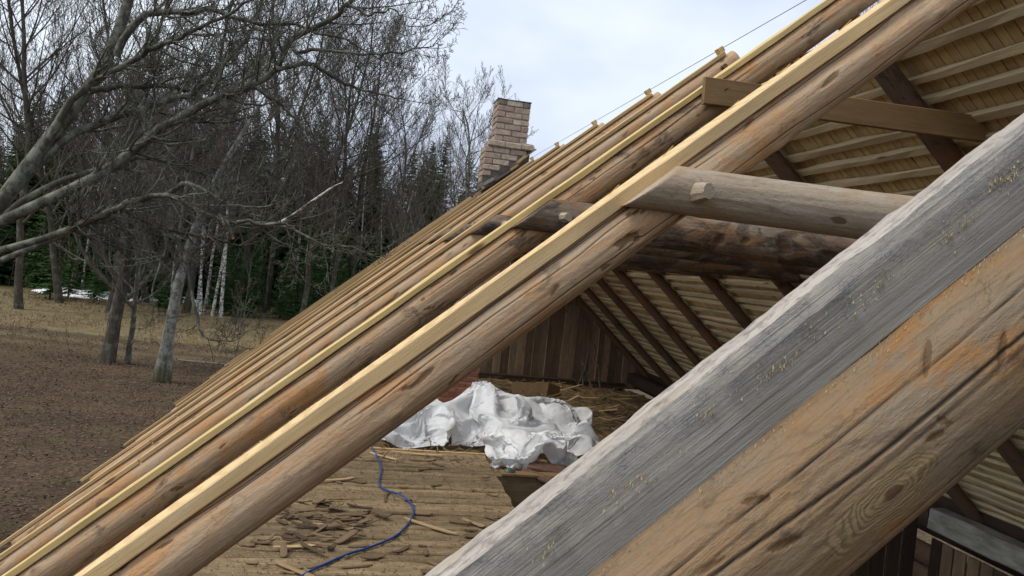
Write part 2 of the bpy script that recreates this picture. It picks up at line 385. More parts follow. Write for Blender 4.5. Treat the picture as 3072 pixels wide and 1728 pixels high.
def bark_mat(name, a, b, lich, thr=.5, sc=7, wet=.8):
    k = NT(name); v = k.coords()
    n = k.noise(v, (sc*2, sc*2, sc*.7), 5, .65, .5); l = k.noise(v, (sc*.55, sc*.55, sc*.4), 5, .7)
    c = k.mix(k.ramp(n, [(.35, 0), (.65, 1)]), a, b); c = k.mix(k.ramp(l, [(thr, 0), (thr+.12, .85)]), c, lich)
    k.bump(n, .03, .8); return k.done(c, wet, .15)
BARK = bark_mat('grey lichen bark', (.05, .045, .036), (.10, .093, .075), (.20, .215, .165), .48)
BARKD = bark_mat('dark bark', (.045, .037, .029), (.085, .07, .055), (.14, .145, .105), .52)
def mossy_bark():
    k = NT('pale trunk bark'); v = k.coords(False); n = k.noise(v, (13, 13, 5), 5, .65, .5); l = k.noise(v, (5, 5, 3), 5, .7)
    c = k.mix(k.ramp(n, [(.35, 0), (.65, 1)]), (.075, .07, .06), (.16, .15, .13)); c = k.mix(k.ramp(l, [(.45, 0), (.6, .85)]), c, (.26, .275, .24))
    z = k.n('SeparateXYZ', Vector=v).outputs[2]
    mz = k.math('ADD', k.math('MULTIPLY', z, .55), k.math('MULTIPLY', n, .9))
    c = k.mix(k.ramp(mz, [(.55, .85), (.95, 0)]), c, (.05, .045, .012)); k.bump(n, .03, .8); return k.done(c, .85, .15)
BARKP = mossy_bark()
def birch_mat():
    k = NT('birch bark'); v = k.coords(); n = k.noise(v, (6, 6, 9), 4, .7); c = k.mix(k.ramp(n, [(.45, 0), (.55, 1)]), (.62, .60, .56), (.10, .085, .075))
    return k.done(c, .7, .2)
BIRCH = birch_mat()
TWIG = simple('twig bark', (.07, .058, .05), (.125, .108, .088), (3, 3, 3), .85)
TWIGR = simple('reddish twig', (.105, .068, .056), (.15, .10, .082), (3, 3, 3), .85)
NEEDLE = simple('spruce needles', (.028, .068, .018), (.07, .12, .036), (1.3, 1.3, 1.3), .8, spec=.15)
CUT = simple('sawn branch end', (.55, .30, .12), (.45, .22, .08), (30, 30, 30), .8)
SNOW = simple('old snow', (.86, .88, .92), (.74, .76, .8), (3, 3, 3), .6, .05)
def ground_mat():
    k = NT('spring ground'); v = k.coords(False); s = k.n('SeparateXYZ', Vector=v)
    big = k.noise(v, (.16, .16, .16), 5, .6); mid = k.noise(v, (.9, 1.6, 1), 5, .65, .5); fine = k.noise(v, (9, 9, 9), 5, .7)
    vo = k.n('TexVoronoi', Vector=k.n('Mapping', Vector=v, Scale=(13, 13, 13)).outputs[0], Scale=1.).outputs['Color']
    leaf = k.mix(k.ramp(fine, [(.35, 0), (.65, 1)]), (.06, .039, .024), (.155, .098, .058))
    leaf = k.mix(.5, leaf, k.mix(k.ramp(vo, [(.3, 0), (.8, 1)]), (.035, .026, .017), (.15, .105, .068)))
    leaf = k.mix(k.ramp(mid, [(.5, 0), (.68, .65)]), leaf, (.085, .085, .036))
    leaf = k.mix(k.ramp(k.noise(v, (.35, .35, .35), 5, .65), [(.4, .55), (.6, 0)]), leaf, (.04, .028, .019))
    straw = k.mix(k.ramp(mid, [(.35, 0), (.65, 1)]), (.15, .115, .062), (.26, .205, .115))
    straw = k.mix(k.ramp(fine, [(.4, .5), (.62, 0)]), straw, (.10, .075, .035))
    yy = k.math('ADD', s.outputs[1], k.math('MULTIPLY', big, 9.))
    c = k.mix(k.ramp(k.math('MULTIPLY', yy, .01), [(.40, 0), (.44, 1)]), leaf, straw)
    trk = k.math('MULTIPLY', k.ramp(k.math('MULTIPLY', k.math('ADD', s.outputs[1], k.math('MULTIPLY', mid, 2.)), .01), [(.385, 0), (.395, 1), (.405, .2), (.42, 1), (.43, 0)]), .8)
    c = k.mix(trk, c, (.055, .04, .03))
    c = k.mix(k.ramp(k.math('MULTIPLY', s.outputs[1], .01), [(.6, 0), (.66, .9)]), c, (.05, .04, .022))
    k.bump(fine, .06, .8); return k.done(c, .95, .1)
GROUND = ground_mat()
print('materials', time.time()-T0)

# ------------------------------------------------------------------ setting: ground, snow
n = 60
gx = np.linspace(-1, 1, n); g = np.sign(gx)*np.abs(gx)**2.2*600
X, Y = np.meshgrid(g, g+30, indexing='ij')
dist = np.hypot(X-2, Y-6)
Z = .25*fbm(np.stack([X*.06, Y*.06, 0*X], -1), 3, 3)*np.clip((dist-14)/20, 0, 1)+.02*np.clip(Y-75, 0, 200)
I = np.arange(n*n).reshape(n, n)
tag(obj('ground', mesh('ground', np.stack([X, Y, Z], -1), np.stack([I[:-1, :-1], I[1:, :-1], I[1:, 1:], I[:-1, 1:]], -1).reshape(-1, 4), GROUND, True)), 'brown leaf litter giving way to straw coloured field', kind='structure')
def ground_z(x, y):
    return float(.25*fbm(np.array([x*.06, y*.06, 0]), 3, 3)*min(1, max(0, (math.hypot(x-2, y-6)-14)/20))+.02*max(0, min(y-75, 200)))
rng = np.random.default_rng(12)
def snow(px, py, w, d, seed, label):
    c = at_z(px, py, 0); n1, n2 = 40, 14
    a = np.linspace(0, 2*math.pi, n1, endpoint=False); rr = np.linspace(0, 1, n2)
    A, Q = np.meshgrid(a, rr, indexing='ij'); edge = 1+.35*fbm(np.stack([np.cos(A)*2.5, np.sin(A)*2.5, 0*A], -1), seed, 3)
    x = Q*edge*w*np.cos(A); y = Q*edge*d*np.sin(A); z = .38*(1-Q**3)+.05*fbm(np.stack([x*1.2, y*1.2, 0*x], -1), seed, 3)*(1-Q)
    z[:, -1] = -.25
    I = np.arange(n1*n2).reshape(n1, n2); J = np.roll(I, -1, 0)
    F = np.stack([I[:, :-1], I[:, 1:], J[:, 1:], J[:, :-1]], -1).reshape(-1, 4)[:, ::-1]
    o = obj('snow_patch', mesh('snow', np.stack([x, y, z], -1), F, SNOW, True), loc=(c.x, c.y, ground_z(c.x, c.y)+.03))
    tag(o, label, 'snow', 'old snow at the forest edge')
snow(360, 902, 2.4, 3.2, 1, 'wide patch of old white snow between the leftmost pale trunks')
snow(548, 914, 1.1, .9, 2, 'small scrap of old snow beside the birch clump')
snow(240, 895, 3.2, 3.0, 5, 'broad snow bank behind the leaning lichen tree')

# ------------------------------------------------------------------ the roof frame
A_ = R(41.275); CA, SA, TA = math.cos(A_), math.sin(A_), math.tan(A_)
RX, RZ = 2.089, 1.5316+H
YR = [.635, 2.052, 3.481, 5.005, 6.381, 7.968, 9.60, 11.10, 12.60, 14.10, 15.55]
def slopeL(t0, y): return frame((RX-CA*t0, y, RZ-SA*t0), (-CA, 0, -SA), (-SA, 0, CA))
def slopeR(t0, y): return frame((RX+CA*t0, y, RZ-SA*t0), (CA, 0, -SA), (SA, 0, CA))
T_FOOT = 4.0
RG = 'log rafters of the open roof slope'
def crackset(rng, n, u0, u1):
    o = []
    for k in range(n):
        a = rng.uniform(u0, u1-1); o.append((rng.uniform(-1.2, 1.4), a, a+rng.uniform(.8, 2.2), rng.uniform(.0012, .0018), .0025))
    return o
def markset(rng, n, u0, u1):
    return [(rng.uniform(u0, u1), rng.uniform(-1., 1.2), rng.uniform(.012, .035), rng.uniform(.004, .01), rng.uniform(-.6, .6), .003) for k in range(n)]
# i: (batten thickness, batten width, log radius ridge/eave, batten pieces [(t0,t1)], batten material, log material, stub, label)
RAF = [
 (.064, .045, .072, .074, [(-.1, 5.7)], None, LOG_NEAR, False, 'honey brown log rafter with long cracks under a weathered grey plank'),
 (.036, .10, .060, .064, [(-.1, 5.8)], PALE, LOG_FRESH, False, 'debarked log rafter with thick pale sawn batten and grey pegged tie log'),
 (.025, .10, .060, .066, [(-.1, 5.75)], YELLOW, LOG_FRESH2, False, 'debarked log rafter with bright yellow batten carrying the sawn tie plank'),
 (.024, .09, .060, .066, [(0, 4.23), (4.24, 5.75)], TANW, LOG_FRESH, True, 'log rafter just beyond the one with the sawn tie plank'),
 (.024, .09, .060, .066, [(0, 4.55), (4.56, 5.75)], TANW, LOG_FRESH2, True, 'second log rafter beyond the one with the sawn tie plank'),
 (.024, .09, .058, .066, [(0, 4.75), (4.76, 5.7)], TANW, LOG_FRESH, True, 'third log rafter beyond the one with the sawn tie plank'),
 (.024, .09, .058, .066, [(0, 4.85), (4.86, 5.80)], TANW, LOG_FRESH2, True, 'second last log rafter before the pale brick chimney'),
 (.024, .09, .058, .066, [(0, 4.9), (4.91, 5.55)], TANW, LOG_FRESH, True, 'log rafter standing right in front of the pale brick chimney'),
 (.024, .09, .058, .066, [(0, 5.95)], TANW, LOG_FRESH2, False, 'log rafter passing just behind the pale brick chimney'),
 (.024, .09, .058, .066, [(0, 5.7)], TANW, LOG_FRESH, False, 'last but one log rafter, behind the chimney towards the plank gable'),
 (.024, .09, .058, .066, [(0, 5.7)], TANW, LOG_FRESH2, False, 'log rafter against the far plank gable'),
]
for i, (th, bw, r0, r1, pieces, bmat, lmat, stub, lab) in enumerate(RAF):
    rg = np.random.default_rng(100+i)
    root = thing('log_rafter', lab, 'rafter', group=RG, mw=slopeL(T_FOOT, YR[i]))
    L0, L1 = -.06-T_FOOT, 5.6-T_FOOT+rg.uniform(-.05, .08)
    if i == 0:
        us = np.concatenate([np.linspace(L0, 1.75-T_FOOT, 40, endpoint=False), np.linspace(1.75-T_FOOT, 2.95-T_FOOT, 330, endpoint=False), np.linspace(2.95-T_FOOT, L1, 40)]); nv = 300
        D = math.radians
        cr = [(D(39), -2.2, -1.1, .0008, .0022), (D(21.5), -2.2, -1.2, .0012, .0035), (D(30), -1.62, -1.3, .0008, .0012), (D(-38), -2.1, -1.45, .0009, .002), (D(12), -1.95, -1.5, .0007, .001)]
        mk = [(-1.725, D(41.5), .003, .018, .9, .002), (-1.775, D(17), .0035, .016, .9, .002), (-1.547, D(40.5), .012, .003, .5, .002), (-1.543, D(11.6), .015, .003, .3, .002),
              (-1.70, D(6), .008, .003, 1.0, .001), (-1.687, D(2.6), .010, .003, .2, .0015), (-1.45, D(-8), .018, .004, .4, .002), (-1.49, D(28), .015, .002, .1, .0015)]
        kn = 3
    else:
        nn = 360 if i < 3 else 160 if i < 5 else 70; nv = 190 if i < 3 else 48 if i < 5 else 28
        us = np.linspace(L0, L1, nn); cr = crackset(rg, 6 if i < 4 else 2, L0, L1) if i < 5 else []
        if i == 1: cr += [(-.62, -3.6, -1.4, .0016, .003), (.95, -1.2, .6, .0016, .003)]
        mk = markset(rg, 26, L0, L1) if i < 4 else []
        if i == 1: mk += [(2.02-T_FOOT, -.35, .022, .012, .8, .014), (2.06-T_FOOT, -.15, .02, .008, .2, .006)]
        kn = 34 if i < 4 else 10
    rf = lambda u, a=r0, b=r1: a+(b-a)*(u-L0)/(L1-L0)
    zc = -th-(r0+r1)/2+.005
    me = cyl_log('log', us, rf, lmat, nv, 300+i, .045 if i else .02, clampz=(r0+r1)/2-.005, cracks=cr, marks=mk, knots=kn)
    lo = obj('log', me, root, loc=(0, bw/2, zc))
    for (a, b) in pieces:
        if i == 0:
            # grey plank: pale worn top edge, dark sawn face, yellowed far arris
            xs = np.linspace(a-T_FOOT, b-T_FOOT, 500); P = np.array([(.0, -.064), (.0, -.007), (.0025, -.002), (.008, .0015), (.020, .0022), (.0365, .0005), (.0415, -.004), (.0445, -.010), (.046, -.014), (.046, -.064)])
            V = np.zeros((len(xs), 10, 3)); V[..., 0] = xs[:, None]; V[..., 1:] = P[None]
            q = np.stack([V[..., 0]*6, V[..., 1]*60, V[..., 2]*60], -1)
            fr = .0022*fbm(q, 4, 4)+.0012*fbm(q*np.array([9., 1, 1]), 9, 3)
            low = .0022*fbm(np.stack([xs*2.2, 0*xs, 0*xs], -1), 6, 3)[:, None]
            V[:, 2:9, 2] += fr[:, 2:9]+low*np.array([.2, .4, .6, .8, 1, 1.2, 1.2]); V[:, 5:, 1] += fr[:, 5:]*.5
            I = np.arange(len(xs)*10).reshape(-1, 10); J = np.roll(I, -1, 1)
            F = np.stack([I[:-1], J[:-1], J[1:], I[1:]], -1)
            V[:, 5, 1] += .0035*fbm(np.stack([xs*14, 0*xs+2, 0*xs], -1), 31, 4)
            sec = np.tile(np.array([0, 2, 2, 1, 1, 0, 0, 0, 0, 0]), len(xs)-1)
            Fl = F.reshape(-1, 4).tolist()+[I[0][::-1].tolist(), I[-1].tolist()]
            bm_ = mesh('plank', V.reshape(-1, 3), Fl, [GREY, GREYTOP, YELLOWEDGE], True, np.append(sec, [0, 0])); bm_.set_sharp_from_angle(angle=R(26))
            o = obj('weathered_plank', bm_, root); o['label'] = 'weathered grey plank with pale worn upper edge'
        else:
            o = obj('batten', boxm('batten', a-T_FOOT, b-T_FOOT, 0, bw, -th, 0, bmat, .0025, 40+i, .0028 if i < 3 else .0018, 260 if i < 3 else 60), root)
            if i == 1:
                pass
    if stub:
        o = obj('end_block', boxm('block', -.012-T_FOOT, .028-T_FOOT, bw-.06, bw-.005, .001, .038, YELLOW, .002), root)
        o = obj('ridge_peg', cyl_log('peg', np.linspace(0, .05, 4), lambda u: .017-.06*u*0+0*u, LOG_DARK, 7, i, .08, knots=0), root, mw=frame((.075-T_FOOT, bw/2+.05, zc), (0, 1, 0), (0, 0, 1)))
    # opposite rafter of the boarded slope
    rt = thing('roof_rafter', None, 'rafter', group='dark log rafters under the boarded slope', mw=slopeR(T_FOOT, YR[i]+.08))
    opp = ['that carries the grey plank', 'that carries the grey pegged tie log', 'that carries the sawn tie plank', 'just beyond the sawn tie plank', 'second beyond the sawn tie plank', 'third beyond the sawn tie plank',
           'second last before the chimney', 'in front of the chimney', 'just behind the chimney', 'last but one before the gable', 'against the plank gable'][i]
    rt['label'] = 'dark log under pale battens, opposite the rafter '+opp
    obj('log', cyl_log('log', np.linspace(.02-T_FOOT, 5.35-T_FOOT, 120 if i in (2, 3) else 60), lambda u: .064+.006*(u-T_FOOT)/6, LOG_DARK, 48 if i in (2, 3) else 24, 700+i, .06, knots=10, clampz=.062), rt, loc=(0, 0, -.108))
    if i in (3, 4, 5, 6, 7):
        obj('side_board', boxm('side_board', .25-T_FOOT, 5.2-T_FOOT, .062, .082, -.075, -.046, TIE, .002, i, .002, 30), rt)
print('rafters', time.time()-T0)

# tie logs (collar beams): cut off along the slope on both ends, peg through the left end
def tie_log(y, z, r, mat, label, nn, nv, seed, cut, marks=(), peg=True, flat=False):
    z += H
    root = thing('tie_log', label, 'tie beam', (RX, y, z), 'tie logs between the rafters')
    cutL = lambda Z: -((RZ-(Z+z))-cut/CA)/TA
    cutR = lambda Z: ((RZ-(Z+z))-.05/CA)/TA
    us = np.linspace(-1.5, 1.5, nn)
    f = lambda u: r*(1+.12*(u+1.2))
    obj('log', cyl_log('log', us, f, mat, nv, seed, .05, cracks=[(.5, -1.6, .4, .0015, .004), (-.3, -.6, 1.3, .0015, .004), (1.0, -1.2, .2, .0012, .003)], marks=marks, x0f=cutL, x1f=cutR, knots=9), root)
    if peg:
        px = -(RZ-z)/TA+.155
        pg = cyl_log('peg', np.linspace(0, .055, 5), lambda u: .024-.12*u, LOG_GREY, 9, seed+3, .22, knots=0)
        for p_ in pg.polygons: p_.use_smooth = False
        # log's near face is towards -Y
        obj('peg', pg, root, mw=frame((px, -r*.90+.012, .0), (.25, -1, .05), (0, 0, 1)))
    return root
# local Y of the tie log follows world Y, so the near face is -Y (angle pi)
PI = math.pi
tie_log(1.94, .238, .062, LOG_GREY, 'smooth grey tie log with square peg, pegged to the pale battened rafter', 300, 120, 501, .030,
        marks=[(-.55, PI+.15, .045, .008, -.08, .006), (-.95, PI+.5, .03, .01, .2, .002), (-.2, PI-.3, .05, .012, .1, .002), (.3, PI+.1, .06, .01, 0, .003)])
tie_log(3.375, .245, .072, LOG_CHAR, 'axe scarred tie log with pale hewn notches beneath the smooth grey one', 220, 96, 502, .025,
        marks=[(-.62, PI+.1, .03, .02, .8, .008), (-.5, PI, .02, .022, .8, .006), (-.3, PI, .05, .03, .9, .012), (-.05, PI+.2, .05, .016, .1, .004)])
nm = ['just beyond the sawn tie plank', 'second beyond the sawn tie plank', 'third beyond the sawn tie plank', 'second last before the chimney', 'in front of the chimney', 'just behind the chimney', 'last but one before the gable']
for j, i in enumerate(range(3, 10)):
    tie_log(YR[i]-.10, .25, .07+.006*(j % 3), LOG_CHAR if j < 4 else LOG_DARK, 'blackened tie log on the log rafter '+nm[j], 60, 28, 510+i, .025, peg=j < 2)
# sawn tie plank
o = thing('tie_plank', 'brown sawn plank nailed across below the ridge, its left end cut square', 'plank', (1.345, 3.33, .86+H))
pl = obj('plank', boxm('plank', 0, 1.42, 0, .032, -.058, .058, TIE, .003, 3, .0015, 60), o, rot=(0, -R(1.6), 0))
obj('nail', cyl_log('nail', np.linspace(0, .02, 3), lambda u: .003+0*u, WIRE, 6, 1, 0, knots=0), o, mw=frame((.09, -.006, .012), (.3, -1, .3), (0, 0, 1)))

# string stretched along the ridge
t = Tubes(); ys = np.linspace(2.2, 12.2, 30)
t.add(np.stack([0*ys+RX-.012, ys, 0*ys+RZ+.022], -1), 0*ys+.0022)
tag(obj('ridge_string', t.build('string', STRING, 5)), 'thin grey string stretched along the ridge past the end blocks', 'string')

# ------------------------------------------------------------------ boarded slope: battens and narrow strips
root = thing('roof_slope', 'boarded roof slope of pale battens and narrow yellow strips seen from below', 'roof', mw=slopeR(T_FOOT, 0))
bme = [boxm('batten', -2.0, 16.3, -.028, .028, 0, .034, BATTEN, .005, 60+k, .007, 110) for k in range(4)]
# batten runs along world Y (local y): mesh x -> local y
rot90 = Matrix.Rotation(PI/2, 4, 'Z')
rng = np.random.default_rng(5)
for k in range(37):
    tt = .30+.1365*k+rng.uniform(-.012, .012)
    o = obj('batten', bme[k % 4], root, mw=Matrix.Translation((tt-T_FOOT, rng.uniform(-.4, .1), -.045+rng.uniform(-.003, .003)))@rot90@Matrix.Rotation(R(rng.uniform(-6, 6)), 4, 'X')@Matrix.Rotation(R(rng.uniform(-.12, .12)), 4, 'Z')@Matrix.Diagonal((1, rng.uniform(.72, 1.18), rng.uniform(.85, 1.0), 1)))
sme = [boxm('strip', .24+.03*k-T_FOOT, 5.6-T_FOOT, -.0275, .0275, 0, .014, SHINGLE, .002, 80+k, .001, 10) for k in range(3)]
ns = 298
for k in range(ns):
    yy = -1.6+k*.0597
    obj('roof_strip', sme[k % 3], root, mw=Matrix.Translation((rng.uniform(-.02, .02), yy, -.0085+rng.uniform(0, .004))))
# covering above the strips keeps the daylight out
obj('roofing_sheet', boxm('sheet', .24-T_FOOT, 5.65-T_FOOT, -1.65, 16.3, .012, .03, FELT, .003), root)

obj('eave_light_stop', boxm('eave', -2, 16.2, -.012, .012, -.30, .16, BOARD_DARK, .003, 2, .002, 20), root, mw=slopeR(T_FOOT, 0).inverted()@frame((5.78, 0, 3.22), (0, 1, 0), (0, 0, 1)))  # added board, closes the gap above the plate against daylight
# ------------------------------------------------------------------ far gable, walls, attic floor
YG = 16.0
root = thing('plank_gable', 'old gable wall of upright brown and grey planks closing the attic', 'wall', (RX, YG, 2.95))
x = -1.15; rng = np.random.default_rng(8); k = 0
while x < 5.75:
    w = rng.uniform(.115, .175)
    def topz(xx): return RZ-abs(xx-RX)*TA-.13
    a, b = x+.004, x+w-.004; za, zb = topz(a)-H+2.15, topz(b)-H+2.15
    zm = topz(RX)-H+2.15
    y0, y1 = rng.uniform(0, .012), rng.uniform(.026, .034)
    if min(za, zb) > .02:
        pts = [(a-RX, -.02), (b-RX, -.02), (b-RX, zb), (a-RX, za)]
        if a < RX < b: pts.insert(3, (0, zm))
        n_ = len(pts); c = (a+b)/2-RX
        # board's own grain runs along local X, so stand it up
        V = [(z_, -(x_-c), y0) for x_, z_ in pts]+[(z_, -(x_-c), y0+y1) for x_, z_ in pts]
        F = [list(range(n_))[::-1], list(range(n_, 2*n_))]+[[q, (q+1) % n_, n_+(q+1) % n_, n_+q] for q in range(n_)]
        M = Matrix(((0, -1, 0, c), (0, 0, 1, 0), (1, 0, 0, 0), (0, 0, 0, 1)))
        me = mesh('board', V, F, GABLE)
        obj('board', me, root, mw=M)
    x += w; k += 1
obj('rail', boxm('rail', -1.0+.0, 2.1, -.06, 0, 1.60, 1.69, GABLE, .006, 3, .004, 20), root)
obj('sill_beam', boxm('sill', -3.3, 3.3, -.14, -.005, -.06, .10, BOARD_DARK, .01, 4, .006, 30), root)

FLZ = 2.95
def sheet(name, x0, x1, y0, y1, z, amp, fr, nx, ny, seed, mat):
    X, Y = np.meshgrid(np.linspace(x0, x1, nx), np.linspace(y0, y1, ny), indexing='ij')
    q = np.stack([X*fr, Y*fr, 0*X], -1); Z = z+amp*fbm(q, seed, 4)
    I = np.arange(nx*ny).reshape(nx, ny)
    return mesh(name, np.stack([X, Y, Z], -1), np.stack([I[:-1, :-1], I[1:, :-1], I[1:, 1:], I[:-1, 1:]], -1).reshape(-1, 4), mat, True)
tag(obj('attic_floor', sheet('attic_floor', -1.25, 5.45, 8.42, 15.98, FLZ-.03, .055, 2.2, 130, 140, 5, STRAW)), 'attic floor fill of moss, straw and shavings', kind='structure')
tag(obj('room_floor', sheet('room_floor', -1.25, 5.5, -2.5, 8.4, .3, .01, 1, 20, 20, 6, DARKFILL)), 'dark floor of the open room below', kind='structure')

def log_wall(label, x, name='log_wall'):
    root = thing(name, label, 'wall', (x, 6.6, 0))
    lm = [cyl_log('wall_log', np.linspace(-9.4, 9.6, 40), lambda u: .105+0*u, LOG_DARK, 18, 900+k, .05, knots=6) for k in range(3)]
    for k in range(15):
        obj('wall_log', lm[k % 3], root, mw=frame((0, 0, .11+.19*k), (0, 1, 0), (0, 0, 1)))
    return root
log_wall('dark log wall below the open eaves beside the leaf litter', -1.38)
log_wall('dark log wall under the boarded roof slope', 5.62)
# wall plates the rafters stand on
o = obj('wall_plate', boxm('plate', -9.2, .15, -.09, .09, -.10, .10, simple('whitish plate', (.30, .29, .24), (.15, .14, .115), (4, 18, 18), .85, .004), .012, 7, .006, 80), mw=frame((5.56, 6.6, H-1.925), (0, 1, 0), (0, 0, 1)))
tag(o, 'whitish hewn wall plate under the feet of the dark roof logs', 'wall plate')
o = obj('wall_plate', boxm('plate', .16, 9.5, -.09, .09, -.10, .10, BOARD_DARK, .012, 9, .006, 60), mw=frame((5.56, 6.6, H-1.93), (0, 1, 0), (0, 0, 1)))
tag(o, 'dark hewn wall plate behind the plank partition', 'wall plate')
o = obj('wall_plate', boxm('plate', -9.2, 9.5, -.09, .09, -.10, .10, LOG_DARK, .012, 8, .006, 60), mw=frame((-1.38, 6.6, H-2.03), (0, 1, 0), (0, 0, 1)))
tag(o, 'brown hewn wall plate under the open eaves', 'wall plate')
# inner lining below the plate and dark partition
root = thing('wall_lining', 'dark upright lining boards under the whitish wall plate', 'wall', (5.46, 3, .3))
x = -5.0; rng = np.random.default_rng(3); me = [boxm('board', 0, 2.72, -.07, .07, 0, .025, BOARD_DARK if k else GABLE, .003, k, .002, 6) for k in range(2)]
while x < 3.7:
    w = .15; obj('board', me[int(rng.random() < .4)], root, mw=frame((rng.uniform(-.006, .006), x, 0), (0, 0, 1), (-1, 0, 0))); x += w+rng.uniform(.004, .014)
root = thing('partition_wall', 'dark plank partition below the attic floor by the wall plate', 'wall', (2.6, 6.85, .3))
x = .4
while x < 2.82:
    obj('board', me[1], root, mw=frame((x, rng.uniform(-.006, .006), rng.uniform(-.05, 0)+.15), (0, 0, 1), (0, -1, 0))); x += .15+rng.uniform(.003, .01)
# joist wall that carries the attic floor beside the deck
root = thing('joist', 'brown floor joist beside the plank deck in front of the firewood', 'beam', (2.0, 8.36, FLZ-.2))
obj('beam', boxm('beam', -3.2, 3.4, -.05, .07, -.26, .23, DECK, .008, 5, .006, 40), root)
obj('cap_board', boxm('cap', -.4, 3.4, -.075, .075, .235, .262, TIE, .004, 6, .003, 40), root)
me.append(boxm('board', 0, 2.72, -.07, .07, 0, .025, TIE, .003, 4, .002, 6))
root = thing('floor_partition', 'dark board wall under the attic floor joist', 'wall', (2.0, 8.40, .3))
x = -3.1
while x < 3.4:
    obj('board', me[2], root, mw=frame((x, .01, -.25), (0, 0, 1), (0, -1, 0))); x += .15+rng.uniform(.003, .01)
# deck of planks
DZ = 3.0
root = thing('plank_deck', 'dirty plank deck littered with bark under the blue cable', 'deck', (0, 3, DZ))
y = .0; rng = np.random.default_rng(21)
dm = [boxm('deck_board', -1.28, 1.53, 0, .128, -.03, 0, DECK, .011, 30+k, .006, 90) for k in range(6)]
k = 0
while y < 6.1:
    s = rng.uniform(.82, 1.15)
    obj('deck_board', dm[k % 6], root, mw=Matrix.Translation((rng.uniform(-.012, .012), y, rng.uniform(-.009, .004)))@Matrix.Rotation(R(rng.uniform(-.25, .25)), 4, 'Z')@Matrix.Rotation(R(rng.uniform(-2, 2)), 4, 'X')@Matrix.Diagonal((1, s, 1, 1))); y += .128*s+rng.uniform(.004, .012); k += 1
for yy in (.3, 2.0, 3.8, 5.6):
    obj('joist', boxm('dj', -1.27, 1.46, 0, .10, -.17, -.042, BOARD_DARK, .006, 2, .003, 10), root, loc=(0, yy, 0))
DY1 = 3+y
obj('end_board', boxm('end_board', -1.28, 1.56, 0, .035, -.10, .012, TANW, .004, 5, .003, 40), root, loc=(0, y+.003, 0))
print('floors', time.time()-T0)

# ------------------------------------------------------------------ chimney
def brick_me(l, w, h, mat, seed):
    rg = np.random.default_rng(seed); bm = bmesh.new(); bmesh.ops.create_cube(bm, size=1)
    for v in bm.verts: v.co = Vector((v.co.x*l, v.co.y*w, v.co.z*h))+Vector(rg.uniform(-.0055, .0055, 3))
    bmesh.ops.bevel(bm, geom=bm.edges[:], offset=.009, segments=1, affect='EDGES')
    me = bpy.data.meshes.new('brick'); bm.to_mesh(me); bm.free(); me.materials.append(mat); return me
CYF = 11.36
root = thing('chimney', 'chimney of pale silicate bricks with stepped shoulder and red brick shaft below', 'chimney', (1.72, CYF+.25, FLZ))
def course(x0, x1, y0, y1, z, odd, BL, BW, meshes, skip=lambda px, z: False):
    # full ring of bricks; long faces on front and back, the corner bond alternating with the course
    def run(a0, a1, fixed, axis, start):
        p = a0; first = True
        while p < a1-.02:
            l = min(start if first else BL, a1-p); first = False
            c = p+l/2
            if l > .03:
                px, py = (c, fixed) if axis == 'x' else (fixed, c)
                if not skip(px, z):
                    o = obj('brick', meshes[int(rng.integers(len(meshes)))], root)
                    M = Matrix.Translation((px-1.72+rng.uniform(-.003, .003), py-CYF-.25+rng.uniform(-.004, .004), z-FLZ))
                    if axis == 'y': M = M@Matrix.Rotation(PI/2, 4, 'Z')
                    o.matrix_basis = M@Matrix.Rotation(R(rng.uniform(-.8, .8)), 4, 'Z')@Matrix.Diagonal(((l-.010)/BL, 1, 1, 1))
            p += l
    s = BL if odd else BL/2+.004
    run(x0, x1, y0+BW/2, 'x', s); run(x0, x1, y1-BW/2, 'x', s)
    run(y0+BW+.006, y1-BW-.006, x0+BW/2, 'y', BL); run(y0+BW+.006, y1-BW-.006, x1-BW/2, 'y', BL)
rng = np.random.default_rng(77)
BH = .083
BRICKS = brick_mat('sooty brick', (.26, .225, .19), (.17, .15, .135), (.09, .08, .072))
bsoot = [brick_me(.235, .115, .073, BRICKS, 20+k) for k in range(3)]
bw_ = [brick_me(.235, .115, .073, BRICKW, k) for k in range(4)]
br_ = [brick_me(.235, .115, .066, BRICKR, 10+k) for k in range(4)]
z = H+1.76+BH/2; k = 0
while k < 7:
    course(1.577, 2.045, CYF, CYF+.47, z, k % 2, .235, .115, bsoot+bw_[:1] if k == 6 else bw_+bw_+bsoot[:1]); z += BH; k += 1
ztop = z-BH/2
obj('mortar_core', boxm('core', 1.577+.012-1.72, 2.045-.012-1.72, -.25+.012, .47-.262, H+1.70-FLZ, ztop-FLZ-.004, MORTAR, .01, 3, .003, 6), root)
# soot stained cement rim on top
obj('cap_rim', boxm('rim', 1.575-1.72, 2.047-1.72, -.25-.002, .222, ztop-FLZ-.006, ztop-FLZ+.016, SOOT, .01, 9, .008, 12), root)
# shoulder course
course(1.50, 2.15, CYF-.055, CYF+.52, H+1.72-.005, 1, .235, .115, bw_)
obj('shoulder_bed', boxm('bed', 1.515-1.72, 2.135-1.72, -.25-.04, .255, H+1.665-FLZ, H+1.768-FLZ, MORTAR, .02, 5, .008, 14), root)
roofz = lambda xx: RZ-(RX-xx)*TA
z = H+1.63; k = 0
while k < 8:
    course(1.462, 2.11, CYF-.02, CYF+.50, z, k % 2, .235, .115, bw_, skip=lambda px, zz: zz < roofz(px)+.16)
    z -= BH; k += 1
obj('mortar_core', boxm('core2', 1.475-1.72, 2.095-1.72, -.25-.006, .235, H+.7-FLZ, H+1.66-FLZ, SOOT, .015, 7, .006, 10), root)
